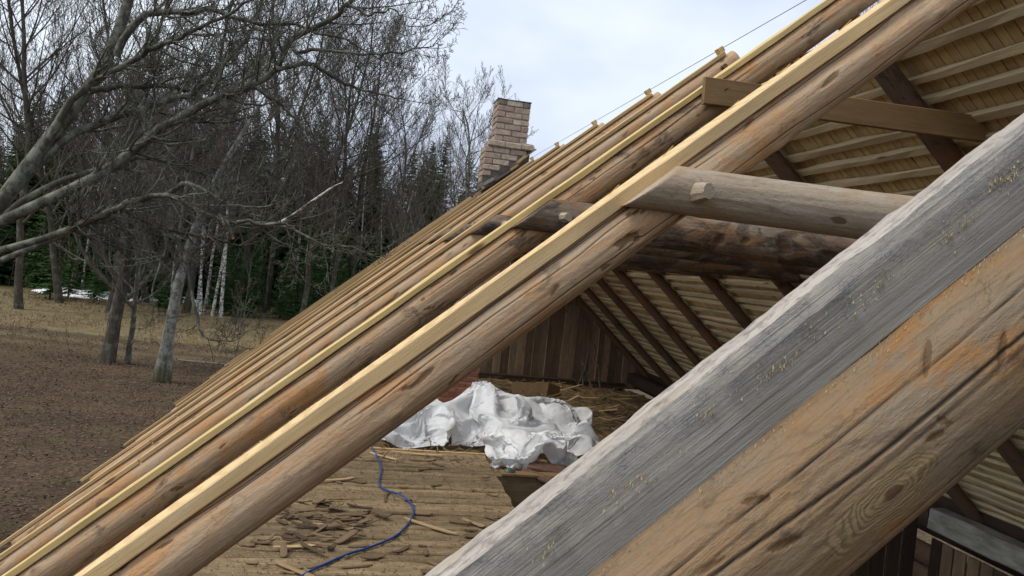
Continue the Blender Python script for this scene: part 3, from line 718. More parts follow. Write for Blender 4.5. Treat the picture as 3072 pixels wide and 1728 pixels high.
# slanted cement fillet and old roofing scraps along the roof line
fl = boxm('fillet', -.40, .40, -.02, .05, -.05, .03, SOOT, .02, 8, .026, 30)
obj('cement_fillet', fl, root, mw=frame((1.76-1.72, -.29, roofz(1.76)+.10-FLZ), (CA, 0, SA), (0, 0, 1)))
for j in range(16):
    s = rng.uniform(-.5, .42)
    obj('roofing_scrap', boxm('scrap', -rng.uniform(.05, .14), rng.uniform(.05, .16), -rng.uniform(.01, .03), .03, 0, rng.uniform(.006, .016), (FELT, TIE, SOOT)[j % 3], .003, j, .014, 12), root,
        mw=frame((1.76-1.72+s*CA, -.31+rng.uniform(-.03, .01), roofz(1.76+s*CA)+rng.uniform(.03, .10)-FLZ), (CA+rng.uniform(-.15, .15), rng.uniform(-.1, .1), SA), (rng.uniform(-.5, .3), -.5, 1)))
# red shaft, leaning
z = FLZ+.035; k = 0; RH = .0755
while z < H+1.02:
    off = .10*(z-H)
    front_only = z > H-.6
    x0, x1 = 1.87+off-.50, 1.87+off
    if front_only and z < H+.55: z += RH; k += 1; continue
    course(x0, x1, CYF, CYF+.47, z, k % 2, .235, .115, br_); z += RH; k += 1
# core leaning: sheared box
sh = boxm('red_core', 0, 1, -.25+.011, .47-.261, 0, 1, MORTARR, .003)
V = np.array([v.co[:] for v in sh.vertices]); hgt = H+1.05-FLZ
for v in sh.vertices:
    zz = v.co.z*hgt; off = .10*(zz+FLZ-H); v.co.x = (1.87+off-.50-1.72+.011)+v.co.x*(.50-.022); v.co.z = zz
obj('mortar_core', sh, root)
print('chimney', time.time()-T0)

# ------------------------------------------------------------------ crumpled tarp (settled with the cloth solver, then frozen)
def tarp_mesh(seed, nx, ny, W, D, sx, sy, lumps, frames):
    rg = np.random.default_rng(seed)
    gx, gy = np.meshgrid(np.linspace(-1, 1, nx), np.linspace(-1, 1, ny), indexing='ij')
    rest = np.stack([gx*W/2, gy*D/2, 0*gx], -1).reshape(-1, 3)
    x = gx*sx; y = gy*sy; z = .62+0*x
    for k in range(26):
        a = rg.uniform(0, PI); fr = rg.uniform(4, 17); ph = rg.uniform(0, 6.3)
        z += rg.uniform(.05, .13)*4/fr*1.6*np.sin((x*math.cos(a)+y*math.sin(a))*fr+ph)
    x = x+.05*np.sin(gy*9+1)+.04*np.sin(gx*13+gy*5); y = y+.05*np.sin(gx*11+.6)
    idx = np.arange(nx*ny).reshape(nx, ny)
    f = np.stack([idx[:-1, :-1], idx[1:, :-1], idx[1:, 1:], idx[:-1, 1:]], -1).reshape(-1, 4)
    o = obj('tarp_sim', mesh('sim', np.stack([x, y, z], -1), f))
    o.shape_key_add(name='Basis'); kk = o.shape_key_add(name='rest'); kk.data.foreach_set('co', rest.ravel())
    md = o.modifiers.new('c', 'CLOTH'); st = md.settings
    st.rest_shape_key = kk; st.quality = 4; st.mass = .12; st.tension_stiffness = 25; st.compression_stiffness = 25; st.shear_stiffness = 8; st.bending_stiffness = .02; st.air_damping = 2
    cs = md.collision_settings; cs.use_self_collision = True; cs.self_distance_min = .005; cs.distance_min = .006; cs.collision_quality = 2
    cols = [obj('c', mesh('c', [(-4, -4, 0), (4, -4, 0), (4, 4, 0), (-4, 4, 0)], [[0, 1, 2, 3]]))]
    for (cx, cy, r, h) in lumps:
        bm = bmesh.new(); bmesh.ops.create_icosphere(bm, subdivisions=3, radius=1); mm = bpy.data.meshes.new('l'); bm.to_mesh(mm); bm.free()
        b = obj('c', mm, loc=(cx, cy, 0)); b.scale = (r, r, h); cols.append(b)
    for c in cols: c.modifiers.new('col', 'COLLISION'); c.collision.thickness_outer = .01
    md.point_cache.frame_start = 1; md.point_cache.frame_end = frames+2
    for fr in range(1, frames): SC.frame_set(fr)
    me = bpy.data.meshes.new_from_object(o.evaluated_get(bpy.context.evaluated_depsgraph_get()))
    for c in [o]+cols: bpy.data.objects.remove(c)
    SC.frame_set(1)
    me.materials.clear(); me.materials.append(TARP); me.polygons.foreach_set('use_smooth', np.ones(len(me.polygons), bool)); me.name = 'tarp'; me.set_sharp_from_angle(angle=R(24))
    return me
tm = tarp_mesh(4, 150, 104, 8.0, 5.2, 1.3, .74, ((-.85, .15, .30, .42), (-.45, -.1, .22, .30), (-.1, .3, .12, .95), (.35, .25, .40, .50), (.75, .15, .32, .45), (.1, -.35, .25, .30), (.55, -.35, .22, .32)), 42)
tp = obj('white_tarp', tm, loc=(1.72, 9.98, FLZ+.03)); tp.scale = (1.1, 1, 1.06)
tag(tp, 'crumpled heap of white plastic tarp on the attic floor', 'tarp')
tm2 = tarp_mesh(9, 74, 64, 3.0, 2.4, .46, .34, ((-.1, .05, .22, .30), (.2, .0, .16, .2)), 36)
tag(obj('white_tarp', tm2, loc=(2.05, 8.92, FLZ+.0)), 'smaller bunch of white tarp spilling past the deck corner by the firewood', 'tarp')
print('tarp', time.time()-T0)

# ------------------------------------------------------------------ cable, wire, firewood, litter
def curve_tube(pts, r, n, mat, sides=10):
    P = np.array(pts, float); k = len(P); t = np.linspace(0, k-1, n); i = np.clip(t.astype(int), 0, k-2); f = (t-i)[:, None]
    g = lambda j: P[np.clip(j, 0, k-1)]
    p0, p1, p2, p3 = g(i-1), g(i), g(i+1), g(i+2)
    q = .5*((2*p1)+(-p0+p2)*f+(2*p0-5*p1+4*p2-p3)*f**2+(-p0+3*p1-3*p2+p3)*f**3)
    T = Tubes(); T.add(q, np.full(n, r)); return T.build('tube', mat, sides)
pc = [(1085, 1250), (1113, 1338), (1143, 1400), (1137, 1450), (1160, 1470), (1200, 1484), (1233, 1510), (1240, 1540), (1222, 1575), (1180, 1612), (1100, 1645), (1050, 1660), (980, 1690), (915, 1722), (820, 1790), (700, 1840)]
pp = [at_z(a, b, DZ+.016) for a, b in pc]
pp[0] = Vector((pp[1].x-.1, pp[1].y+.25, FLZ+.05))
tag(obj('power_cable', curve_tube([tuple(q) for q in pp], .009, 160, CABLE)), 'blue power cable snaking over the plank deck', 'cable')
wp = at_z(1408, 1355, DZ)
tag(obj('bent_wire', curve_tube([(wp.x+a, wp.y-.01, wp.z+b) for a, b in ((0, 0), (.002, .05), (-.01, .075), (-.04, .08), (-.045, .10), (-.02, .10), (.01, .085), (.03, .13), (.034, .165))], .0028, 50, WIRE, 6)), 'small bent rusty wire hook on the deck end before the tarp', 'wire')
# firewood
def firewood(px, py, yaw, L, r, label, mat=FIREW):
    c = at_z(px, py, FLZ+r)
    root = thing('firewood', label, 'firewood', (c.x, c.y, FLZ))
    lm = cyl_log('billet', np.linspace(0, L, 10), lambda u: r+0*u, mat, 16, int(px), .08, knots=2, clampz=r*.55)
    obj('billet', lm, root, mw=frame((0, 0, r*.9), (math.cos(yaw), math.sin(yaw), -.05), (0, -.5, 1)))
    M = frame((0, 0, r*.9), (math.cos(yaw), math.sin(yaw), -.05), (0, -.5, 1))
    obj('cut_face', cyl_log('face', np.linspace(-.004, 0, 2), lambda u: r*.9+0*u, TIE, 16, int(px), .08, knots=0, clampz=r*.5), root, mw=M)
firewood(1588, 1395, R(-22), .55, .075, 'reddish split firewood billet lying just below the tarp')
firewood(1570, 1412, R(-50), .4, .05, 'thin grey brown billet tucked beside the reddish one')
firewood(1650, 1372, R(35), .5, .06, 'dark billet half hidden behind the reddish one', LOG_DARK)
c = at_z(1530, 1425, FLZ+.04)
bm = bmesh.new(); bmesh.ops.create_uvsphere(bm, u_segments=18, v_segments=10, radius=.06)
for v in bm.verts: v.co.z = max(v.co.z, -.045)*1.05; v.co.x *= 1.15
me = bpy.data.meshes.new('jar'); bm.to_mesh(me); bm.free(); me.materials.append(GLASSG); me.polygons.foreach_set('use_smooth', np.ones(len(me.polygons), bool))
tag(obj('green_jar', me, loc=(c.x, c.y+.05, FLZ+.04)), 'dull green rounded thing half buried in the straw', 'debris')

# chips: thin irregular plates, slightly bent
def chip_me(L, W, T, seed, mat, bend=.1, curl=0):
    rg = np.random.default_rng(seed); n = 9; xs = np.linspace(-L/2, L/2, n)
    wl = W/2*(1+.3*fbm(np.stack([xs*12, 0*xs, 0*xs], -1), seed, 3)); wl[0] *= rg.uniform(.2, .9); wl[-1] *= rg.uniform(.2, .9)
    wr = W/2*(1+.3*fbm(np.stack([xs*12, 0*xs+3, 0*xs], -1), seed+1, 3)); wr[0] *= rg.uniform(.2, .9); wr[-1] *= rg.uniform(.2, .9)
    zc = bend*L*(2*xs/L)**2*.25+curl*np.sin(xs/L*5)*W; zc -= zc.min()
    V = np.stack([np.stack([xs, -wl, zc], -1), np.stack([xs, wr, zc+rg.uniform(-.2, .2)*W*.3], -1), np.stack([xs, wr*.96, zc+T+.002], -1), np.stack([xs, -wl*.96, zc+T], -1)], 1)
    V[..., 2] -= V[..., 2].min()
    I = np.arange(n*4).reshape(n, 4); J = np.roll(I, -1, 1)
    F = np.stack([I[:-1], J[:-1], J[1:], I[1:]], -1).reshape(-1, 4)[:, ::-1].tolist()+[I[0].tolist(), I[-1][::-1].tolist()]
    return mesh('chip', V.reshape(-1, 3), F, mat)
rng = np.random.default_rng(31)
chips = [chip_me(rng.uniform(.09, .2), rng.uniform(.022, .06), rng.uniform(.004, .009), k, CHIP, rng.uniform(0, .25)) for k in range(12)]
def chip(pos, me, s=1., label='flat brown bark chip lying loose on the plank deck', group='bark chips on the deck', name='bark_chip', cat='bark chip', tilt=6):
    o = obj(name, me, loc=pos, rot=(R(rng.uniform(-tilt, tilt)), R(rng.uniform(-tilt, tilt)), rng.normal(0, .8))); o.scale = (s, s, 1); tag(o, label, cat, group)
for k in range(95):
    q = at_z(rng.uniform(640, 1560), rng.uniform(1345, 1725), DZ+.004)
    if -1.2 < q.x < 1.45 and q.y < DY1-.1: chip(q, chips[rng.integers(12)], rng.uniform(.5, 1.2))
for k in range(62):
    q = at_z(rng.normal(950, 75), rng.normal(1562, 34), DZ+.006+.02*rng.random())
    if -1.2 < q.x < 1.45: chip(q, chips[rng.integers(12)], rng.uniform(.55, 1.35), 'brown bark chip in the heap of chips beside the blue cable', 'heaped bark chips', tilt=16)
pal = [chip_me(.42, .035, .006, 60+k, CURL, .06) for k in range(3)]
for (px, py, yw, s, lb) in ((1000, 1580, -.28, .75, 'long pale splinter on top of the bark chip heap'), (890, 1640, .30, .75, 'pale splinter lying slantwise below the bark chip heap'), (1290, 1580, -.75, 1.25, 'long brown lath right of the cable bend on the deck'),
                        (880, 1710, -.8, .9, 'broad flake of bark beside the cable near the logs'), (1150, 1370, -.75, .9, 'grey lath lying by the cable at the deck end'), (1250, 1362, -.12, 1.3, 'thin batten scrap along the deck end before the tarp'),
                        (1010, 1440, .5, .8, 'grey splinter pair beside the upper cable bend'), (1420, 1570, -.9, .6, 'small dark flake near the free edge of the deck')):
    q = at_z(px, py, DZ+.012); o = obj('wood_splinter', pal[int(px) % 3], loc=q, rot=(0, 0, yw)); o.scale = (s, 1.2, 1); tag(o, lb, 'splinter')
# crumbs as one mass
def scatter(name, n, fn, L, W, mat, seed, label, lift=.0, tilt=.3):
    rg = np.random.default_rng(seed); P = np.array([fn(rg) for _ in range(n)]); P = P[~np.isnan(P[:, 0])]; n = len(P)
    a = rg.uniform(0, 2*PI, n); l = rg.uniform(*L, n); w = rg.uniform(*W, n); el = rg.normal(0, tilt, n)
    d = np.stack([np.cos(a)*np.cos(el), np.sin(a)*np.cos(el), np.sin(el)], -1); s = np.stack([-np.sin(a), np.cos(a), rg.normal(0, .3, n)], -1)
    up = np.array([0, 0, .003])
    V = np.stack([P-d*l[:, None]/2-s*w[:, None]/2, P+d*l[:, None]/2-s*w[:, None]/3, P+d*l[:, None]/2.2+s*w[:, None]/2, P-d*l[:, None]/2.3+s*w[:, None]/2+up], 1)
    V[..., 2] += lift+np.abs(np.sin(el))[:, None]*l[:, None]/2
    return tag(obj(name, mesh(name, V.reshape(-1, 3), np.arange(n*4).reshape(n, 4), mat)), label, name.replace('_', ' '), kind='stuff')
def on_deck(rg): return (rg.uniform(-1.25, 1.5), rg.uniform(3.2, DY1-.02), DZ+.004)
scatter('bark_crumbs', 7000, on_deck, (.006, .03), (.003, .010), CHIP, 1, 'fine bark crumbs strewn over the plank deck')
scatter('sawdust_crumbs', 6000, on_deck, (.004, .010), (.003, .006), SAWDUST, 2, 'pale sawdust specks over the plank deck')
def on_attic(rg): return (rg.uniform(-1.1, 5.3), rg.uniform(8.5, 15.8), FLZ+rg.uniform(-.02, .06))
scatter('straw_litter', 7000, on_attic, (.06, .24), (.004, .014), STRAWB, 3, 'straw and fine shavings spread over the attic floor', tilt=.22)
# curled bark strips on the attic floor
cur = [chip_me(.55, .06, .006, 90+k, CURL, .35, .35) for k in range(4)]
for (px, py, yw, s) in ((1475, 1150, -.6, 1.2), (1555, 1155, -.6, .9), (1590, 1158, -.7, .9), (1690, 1172, -.1, 1.3), (1650, 1168, .1, .8), (1712, 1200, .6, .7), (1740, 1225, .1, 1.), (1800, 1235, -.35, 1.), (1835, 1260, -.7, .8), (1850, 1200, .05, 1.), (1880, 1190, -.2, 1.2), (1465, 1180, .1, .8), (1560, 1170, .2, .7), (1760, 1195, -.5, .8), (1830, 1225, .25, .7)):
    q = at_z(px, py, FLZ+.05); o = obj('bark_curl', cur[int(px) % 4], loc=q, rot=(R(rng.uniform(-15, 15)), R(rng.uniform(-8, 8)), yw)); o.scale = (s, s, s)
    tag(o, 'pale curled strip of bark on the straw before the gable', 'bark strip', 'curled bark strips on the attic floor')
rng2 = np.random.default_rng(9)
for k in range(80):
    q = (rng2.uniform(1.9, 5.0), rng2.uniform(9.0, 15.5), FLZ+.03)
    o = obj('wood_scrap', chips[k % 12], loc=q, rot=(R(rng2.uniform(-10, 10)), R(rng2.uniform(-10, 10)), rng2.uniform(-1, 1))); o.scale = (2.2, 1.8, 2); tag(o, 'dull brown scrap of wood among the attic straw', 'wood scrap', 'wood scraps on the attic floor')
# cardboard
q = at_z(1580, 1180, FLZ)
root = thing('cardboard_box', 'flattened brown cardboard box sticking up behind the tarp', 'box', (q.x, q.y-.3, FLZ))
obj('panel', boxm('panel', -.32, .3, -.004, .004, 0, .24, CARD, .001, 2, .006, 10), root, rot=(R(-18), R(-3), R(4)))
obj('flap', boxm('flap', 0, .34, -.004, .004, 0, .26, CARD, .001, 4, .006, 10), root, loc=(.30, .02, 0), rot=(R(-10), R(14), R(35)))
# dry branch leaning on the gable
T = Tubes(); b = at_z(1745, 1165, FLZ)
for dx, dz, x0 in ((.35, .95, 0), (.12, .95, .12), (-.08, .85, .45), (-.25, .6, .32)):
    n_ = 6; s = np.linspace(0, 1, n_)[:, None]
    T.add(np.array([b.x-.1+x0, 15.4, FLZ+.02])+s*np.array([dx, .42, dz])+.02*rng.normal(size=(n_, 3)), np.linspace(.017, .007, n_))
tag(obj('dry_branch', T.build('branch', TWIG)), 'forked dry branch leaning on the plank gable', 'branch')
# sawdust caught on the grey plank
rg = np.random.default_rng(14)
M1 = slopeL(T_FOOT, YR[0])
def on_plank(rg):
    c = rg.choice([2.108, 2.115, 2.125, 2.17, 2.19, 2.255, 2.262, 2.29, 2.33, 2.37, 2.378, 2.44, 2.51, 2.53, 2.6])
    p = M1@Vector((c-T_FOOT+rg.normal(0, .006)*(1+9*rg.random()**5), .0466+abs(rg.normal(0, .0008)), -.026+.006*math.sin(c*57)+rg.normal(0, .0022)*(1+3*rg.random()**4))); return tuple(p)
def on_ledge(rg):
    p = M1@Vector((rg.uniform(2.0, 2.75)-T_FOOT, .047+abs(rg.normal(0, .006)), -.0655-rg.random()**3*.02)); return tuple(p)
scatter('sawdust_on_plank', 520, on_plank, (.0006, .0016), (.0005, .0012), SAWDUST, 4, 'yellowish sawdust clots stuck to the grey plank', tilt=.8)
scatter('sawdust_on_log', 900, on_ledge, (.0005, .0014), (.0004, .001), SAWDUST, 6, 'sawdust specks along the joint under the grey plank', tilt=.8)
# splinters hanging from the pale batten
M2 = slopeL(T_FOOT, YR[1])
root = bpy.data.objects['log_rafter.001']
sp = boxm('splinter', 0, .045, -.0012, .0012, -.0008, .0008, PALE, .0003, 2, .0004, 5)
for tt, a in ((1.42, .35), (1.20, .5), (1.60, .3), (1.82, .6), (1.05, .3), (2.0, .5)):
    obj('splinter', sp, root, mw=Matrix.Translation((tt-T_FOOT, .02, .0))@Matrix.Rotation(PI+a*.5, 4, 'Y')@Matrix.Rotation(a, 4, 'Z'))
print('litter', time.time()-T0)

# ------------------------------------------------------------------ trees
def unit(v): return v/(np.linalg.norm(v)+1e-9)
def grow(T, p, d, L, r, lv, rg, S):
    seg = S['seg'][lv]; n = max(4, min(14, int(L/seg)+1)); st = L/(n-1)
    P = [p]; dd = d.copy()
    for k in range(n-1):
        dd = unit(dd+rg.normal(0, S['jit'][lv], 3)+np.array([0, 0, S['trop'][lv]])*(st/ max(L, .3)*2))
        P.append(P[-1]+dd*st)
    P = np.array(P); rad = np.linspace(r, max(r*S['tip'][lv], S['rmin']), n)
    T[min(lv, 2)].add(P, rad)
    if lv+1 >= len(S['n']): return
    m = S['n'][lv]; m = int(m*L) if S.get('perlen', {}).get(lv) else m
    m = max(1, int(m*rg.uniform(.8, 1.2)))
    az = rg.uniform(0, 6.28)
    for k in range(m):
        f = S['start'][lv]+(1-S['start'][lv])*((k+rg.uniform(.1, .9))/m); x = f*(n-1); i = min(int(x), n-2); q = P[i]+(P[i+1]-P[i])*(x-i)
        ax = unit(P[i+1]-P[i]); az += 2.4+rg.normal(0, .4)
        s1 = unit(np.cross(ax, np.array([.31, .2, 1.]) if abs(ax[2]) < .9 else np.array([1., 0, 0]))); s2 = np.cross(ax, s1)
        an = R(S['ang'][lv])*rg.uniform(.75, 1.25)
        cdir = ax*math.cos(an)+(s1*math.cos(az)+s2*math.sin(az))*math.sin(an)
        cl = S['len'][lv]*L*(1-S['fall'][lv]*f)*rg.uniform(.7, 1.2)
        cr = min(rad[i]*S['rr'][lv], rad[i]*.9)
        grow(T, q, unit(cdir), cl, max(cr, S['rmin']), lv+1, rg, S)
MAPLE = dict(seg=[.9, .7, .45, .3, .2], jit=[.05, .10, .13, .15, .15], trop=[.1, .55, .5, .45, .35], tip=[.25, .25, .3, .4, .6], n=[26, 8, 8, 5], start=[.20, .2, .15, .1], ang=[52, 44, 42, 40], len=[.46, .48, .46, .5], fall=[.5, .45, .45, .4], rr=[.45, .5, .55, .6], rmin=.0068)
MAPLE['n'].append(0); MAPLE['start'].append(0)
BIRCHS = dict(seg=[1.2, .6, .4, .3], jit=[.03, .08, .12, .12], trop=[.1, .4, .1, -.2], tip=[.2, .3, .4, .6], n=[30, 7, 5, 0], start=[.38, .15, .1, 0], ang=[42, 40, 38, 0], len=[.22, .42, .5, 0], fall=[.6, .4, .3, 0], rr=[.33, .5, .6, 0], rmin=.005)
BUSH = dict(seg=[.4, .35, .25], jit=[.09, .13, .15], trop=[.3, .3, .2], tip=[.3, .4, .6], n=[9, 5, 0], start=[.15, .1, 0], ang=[38, 40, 0], len=[.5, .5, 0], fall=[.5, .4, 0], rr=[.5, .6, 0], rmin=.004)
def tree_protos(S, hgt, r, seed, tm, cm, lean=(0, 0), wig=0):
    T = [Tubes(), Tubes(), Tubes()]; rg = np.random.default_rng(seed); S = dict(S)
    if wig: S['jit'] = [wig]+S['jit'][1:]
    grow(T, np.array([0, 0, -.15]), unit(np.array([lean[0], lean[1], 1.])), hgt, r, 0, rg, S)
    b, ra = T[0].b[0]; ra[0] *= 1.25
    return T[0].build('trunk', tm), T[1].build('limbs', cm if tm in (BIRCH, BARKP) else tm), T[2].build('twigs', cm)
def place(protos, name, x, y, rz, s, label, cat='tree', group=None, sz=None, z=None):
    root = thing(name, label, cat, (x, y, ground_z(x, y) if z is None else z), group)
    root.rotation_euler = (0, 0, rz); root.scale = (s, s, sz or s)
    for nm_, me in zip(('trunk', 'limbs', 'twigs'), protos): obj(nm_, me, root)
    return root
def gpt(px, y): p = at_y(px, 900, y); return p.x
mp = [tree_protos(MAPLE, 17, .16, 3, BARKD, TWIG, wig=.06), tree_protos(MAPLE, 18, .17, 5, BARKD, TWIG, wig=.07), tree_protos(MAPLE, 14, .15, 8, BARK, TWIG, wig=.08)]
bp = [tree_protos(BIRCHS, 18, .10, 11, BIRCH, TWIGR), tree_protos(BIRCHS, 16, .085, 12, BIRCH, TWIGR, (.06, 0))]
bu = [tree_protos(BUSH, 3.2, .03, 21, TWIG, TWIG), tree_protos(BUSH, 2.6, .025, 22, TWIGR, TWIGR)]
print('protos', time.time()-T0, sum(len(me.polygons) for pr in (mp, bp, bu) for q in pr for me in q))
# tall bare trees behind the field
TG = 'tall bare trees at the forest edge'
for k, (px, y, s, pr, lb) in enumerate(((905, 53, 1.12, 0, 'tall dark trunked bare tree standing before the green spruces'), (985, 55, 1.0, 1, 'leaning dark bare tree paired with the tall dark trunked one'),
        (1340, 40, 1.0, 2, 'broad bare tree with upswept twigs rising behind the roof beside the chimney'), (1190, 50, .78, 1, 'bare tree rising behind the rafters left of the broad upswept one'),
        (700, 58, 1.2, 0, 'tall bare tree behind the birch clump'), (560, 56, 1.25, 1, 'tall bare tree behind the pale lichen trunk'), (440, 60, 1.3, 0, 'tall bare tree above the wide snow patch'),
        (1060, 60, 1.1, 0, 'tall bare tree between the paired dark trunks and the roof'), (800, 62, 1.25, 1, 'tall bare tree between birch clump and paired dark trunks'), (330, 52, 1.2, 1, 'tall bare tree close behind the dark leaning trunk'), (180, 55, 1.25, 0, 'tall bare tree behind the broad snow bank'), (60, 50, 1.2, 1, 'tall bare tree beyond the snow bank at the forest corner'))):
    place(mp[pr], 'bare_tree', gpt(px, y), y, k*1.7, s, lb, group=TG)
place(mp[2], 'bare_tree', gpt(1690, 60), 60, 2, .95, 'bare tree whose twigs show between chimney and rafters', group=TG)
place(mp[0], 'bare_tree', 15.6, 26, 1.1, .55, 'bare tree behind the boarded roof slope', group=TG, sz=.93)
# middle row
LT = dict(MAPLE); LT['start'] = [.36]+MAPLE['start'][1:]; LT['n'] = [16]+MAPLE['n'][1:]
pt = tree_protos(LT, 10.5, .22, 33, BARKP, TWIG, (.05, 0), .06)
q = at_z(478, 1140, 0); place(pt, 'lichen_tree', q.x, q.y, .4, 1, 'pale grey lichen covered tree with mossy foot in the leaf litter')
sub = tree_protos(LT, 10.5, .12, 36, BARKP, TWIG, (.06, 0), .05)
place(sub, 'lichen_tree', q.x+.28, q.y-.1, 2.2, .9, 'thin pale stem grown against the mossy lichen tree')
q = at_z(385, 1085, 0); place(mp[2], 'bare_tree', q.x, q.y, 1, .72, 'dark mossy trunk between the lichen tree and the leaning trunk')
q = at_z(318, 1085, 0); pd = tree_protos(MAPLE, 11, .27, 39, BARKD, TWIG, (.12, 0), .07); place(pd, 'bare_tree', q.x, q.y, .2, 1, 'thick dark rough trunk leaning right at the litter edge')
q = at_z(706, 1065, 0); place(bu[0], 'sapling', q.x, q.y, 0, 1.0, 'slim young sapling on the edge of the field', 'sapling', sz=1.5)
BG = 'white birch stems in the clump'
for k, (px, y) in enumerate(((594, 56), (606, 55.2), (618, 57), (641, 55), (668, 54.5))):
    place(bp[k % 2], 'birch_tree', gpt(px, y), y, k*2.1, .95+.04*k, 'slender white birch stem in the clump before the spruces', group=BG)
rng = np.random.default_rng(41)
for k in range(46):
    px = rng.uniform(-150, 1420); y = rng.uniform(60, 88); place(bp[k % 2], 'birch_tree', gpt(px, y), y, rng.uniform(0, 6), rng.uniform(.7, 1.1), 'thin bare birch among the dark spruces', group='birches in the forest behind')
for k in range(40):
    px = rng.uniform(-100, 1350); y = rng.uniform(56, 72); place(bu[k % 2], 'bare_bush', gpt(px, y), y, rng.uniform(0, 6), rng.uniform(.8, 1.7), 'leafless bush at the foot of the forest', 'bush', 'leafless bushes at the forest foot')
# spruces
def spruce(h, r, seed):
    rg = np.random.default_rng(seed); T = Tubes(); z = np.linspace(-.1, h, 10); T.add(np.stack([0*z, 0*z, z], -1), np.linspace(r, .01, 10))
    V, F = [], []; nb = 0
    zz = .5
    while zz < h-.15:
        f = zz/h; bl = (1-f)**.8*h*.21+.15
        for k in range(int(6+2*rg.random())):
            a = rg.uniform(0, 6.28); L = bl*rg.uniform(.7, 1.15); n = 7; s = np.linspace(0, 1, n)
            droop = -.35*(1-f)*L*s**1.2+.18*L*s**3
            c = np.stack([np.cos(a)*L*s, np.sin(a)*L*s, zz+rg.uniform(-.1, .1)+droop], -1); side = np.array([-math.sin(a), math.cos(a), 0])
            for i in range(n-1):
                for sg in (-1, 1):
                    for rep in range(2):
                        w = L*.34*(1-s[i]*.75)*rg.uniform(.6, 1.2); o = c[i]+(c[i+1]-c[i])*rg.random(); tip = o+side*sg*w+(c[i+1]-c[i])*rg.uniform(.3, 1.4)+np.array([0, 0, -w*rg.uniform(.15, .6)])
                        e = unit(np.cross(tip-o, [0, 0, 1.]))*w*.20+np.array([0, 0, rg.uniform(-.03, .03)])
                        V += [o-e, o+e, tip+e*.2]; F.append([nb, nb+1, nb+2]); nb += 3
            V += [c[-2]-side*.05*L, c[-2]+side*.05*L, c[-1]+(c[-1]-c[-2])*.4]; F.append([nb, nb+1, nb+2]); nb += 3
        zz += rg.uniform(.2, .34)*(.6+.5*(1-f))
    return T.build('trunk', BARKD), mesh('crown', np.array(V), np.array(F), NEEDLE)
sp = [spruce(12, .16, 1), spruce(9, .13, 2), spruce(5, .07, 3)]
def place_spruce(k, x, y, s, lb, gr, nm_='spruce_tree'):
    root = thing(nm_, lb, 'tree', (x, y, ground_z(x, y)), gr); root.scale = (s, s, s); root.rotation_euler = (0, 0, rng.uniform(0, 6))
    for a, me in zip(('trunk', 'crown'), sp[k]): obj(a, me, root)
for k in range(120):
    px = rng.uniform(-250, 1500); y = rng.uniform(64, 88); place_spruce(int(rng.random() < .4), gpt(px, y), y, rng.uniform(.75, 1.2), 'dark spruce standing in the forest behind the birches', 'spruces of the forest')
for k in range(75):
    px = rng.uniform(-300, 1420); y = rng.uniform(76, 98); place_spruce(0, gpt(px, y), y, rng.uniform(1.05, 1.5), 'tall dark spruce in the back row of the forest', 'back row spruces')
for k in range(46):
    px = rng.uniform(660, 1250) if k < 34 else rng.uniform(100, 660); y = rng.uniform(55.5, 63); place_spruce(2, gpt(px, y), y, rng.uniform(.6, 1.1), 'young green spruce at the edge of the field', 'young spruces along the field')
print('forest', time.time()-T0)

# the big old tree whose limbs reach in over the field: traced limbs, real depth
rg = np.random.default_rng(55)
def P3(pts, y0, y1):
    n_ = len(pts); return np.array([tuple(at_y(a, b, y0+(y1-y0)*k/(n_-1))) for k, (a, b) in enumerate(pts)])
def smooth(P, n):
    k = len(P); t = np.linspace(0, k-1, n); i = np.clip(t.astype(int), 0, k-2); f = (t-i)[:, None]; g = lambda j: P[np.clip(j, 0, k-1)]
    p0, p1, p2, p3 = g(i-1), g(i), g(i+1), g(i+2)
    return .5*((2*p1)+(-p0+p2)*f+(2*p0-5*p1+4*p2-p3)*f**2+(-p0+3*p1-3*p2+p3)*f**3)
LIMB = dict(seg=[.5, .3, .2, .15], jit=[.12, .16, .17, .16], trop=[.25, .3, .3, .2], tip=[.25, .3, .4, .6], n=[6, 6, 4, 0], start=[.15, .12, .1, 0], ang=[45, 44, 42, 0], len=[.5, .5, .5, 0], fall=[.4, .4, .3, 0], rr=[.5, .55, .6, 0], rmin=.0032)
root = thing('old_tree', 'big old lichen covered tree stretching crooked limbs over the field', 'tree', (at_y(-420, 1600, 14).x, 14, 0))
off = np.array(root.location)
tr = Tubes(); li = Tubes(); tw = [Tubes(), Tubes(), Tubes()]
trunk = smooth(P3([(-420, 1640), (-330, 1330), (-220, 1000), (-60, 700), (130, 440), (290, 230), (380, 20), (430, -250)], 14, 14.6), 30)
tr.add(trunk-off, np.linspace(.16, .065, 30))
def c1(pts): return [(300+a/2.07, b/2.07) for a, b in pts]
def c2(pts): return [(300+a/2.07, 600+b/2.07) for a, b in pts]
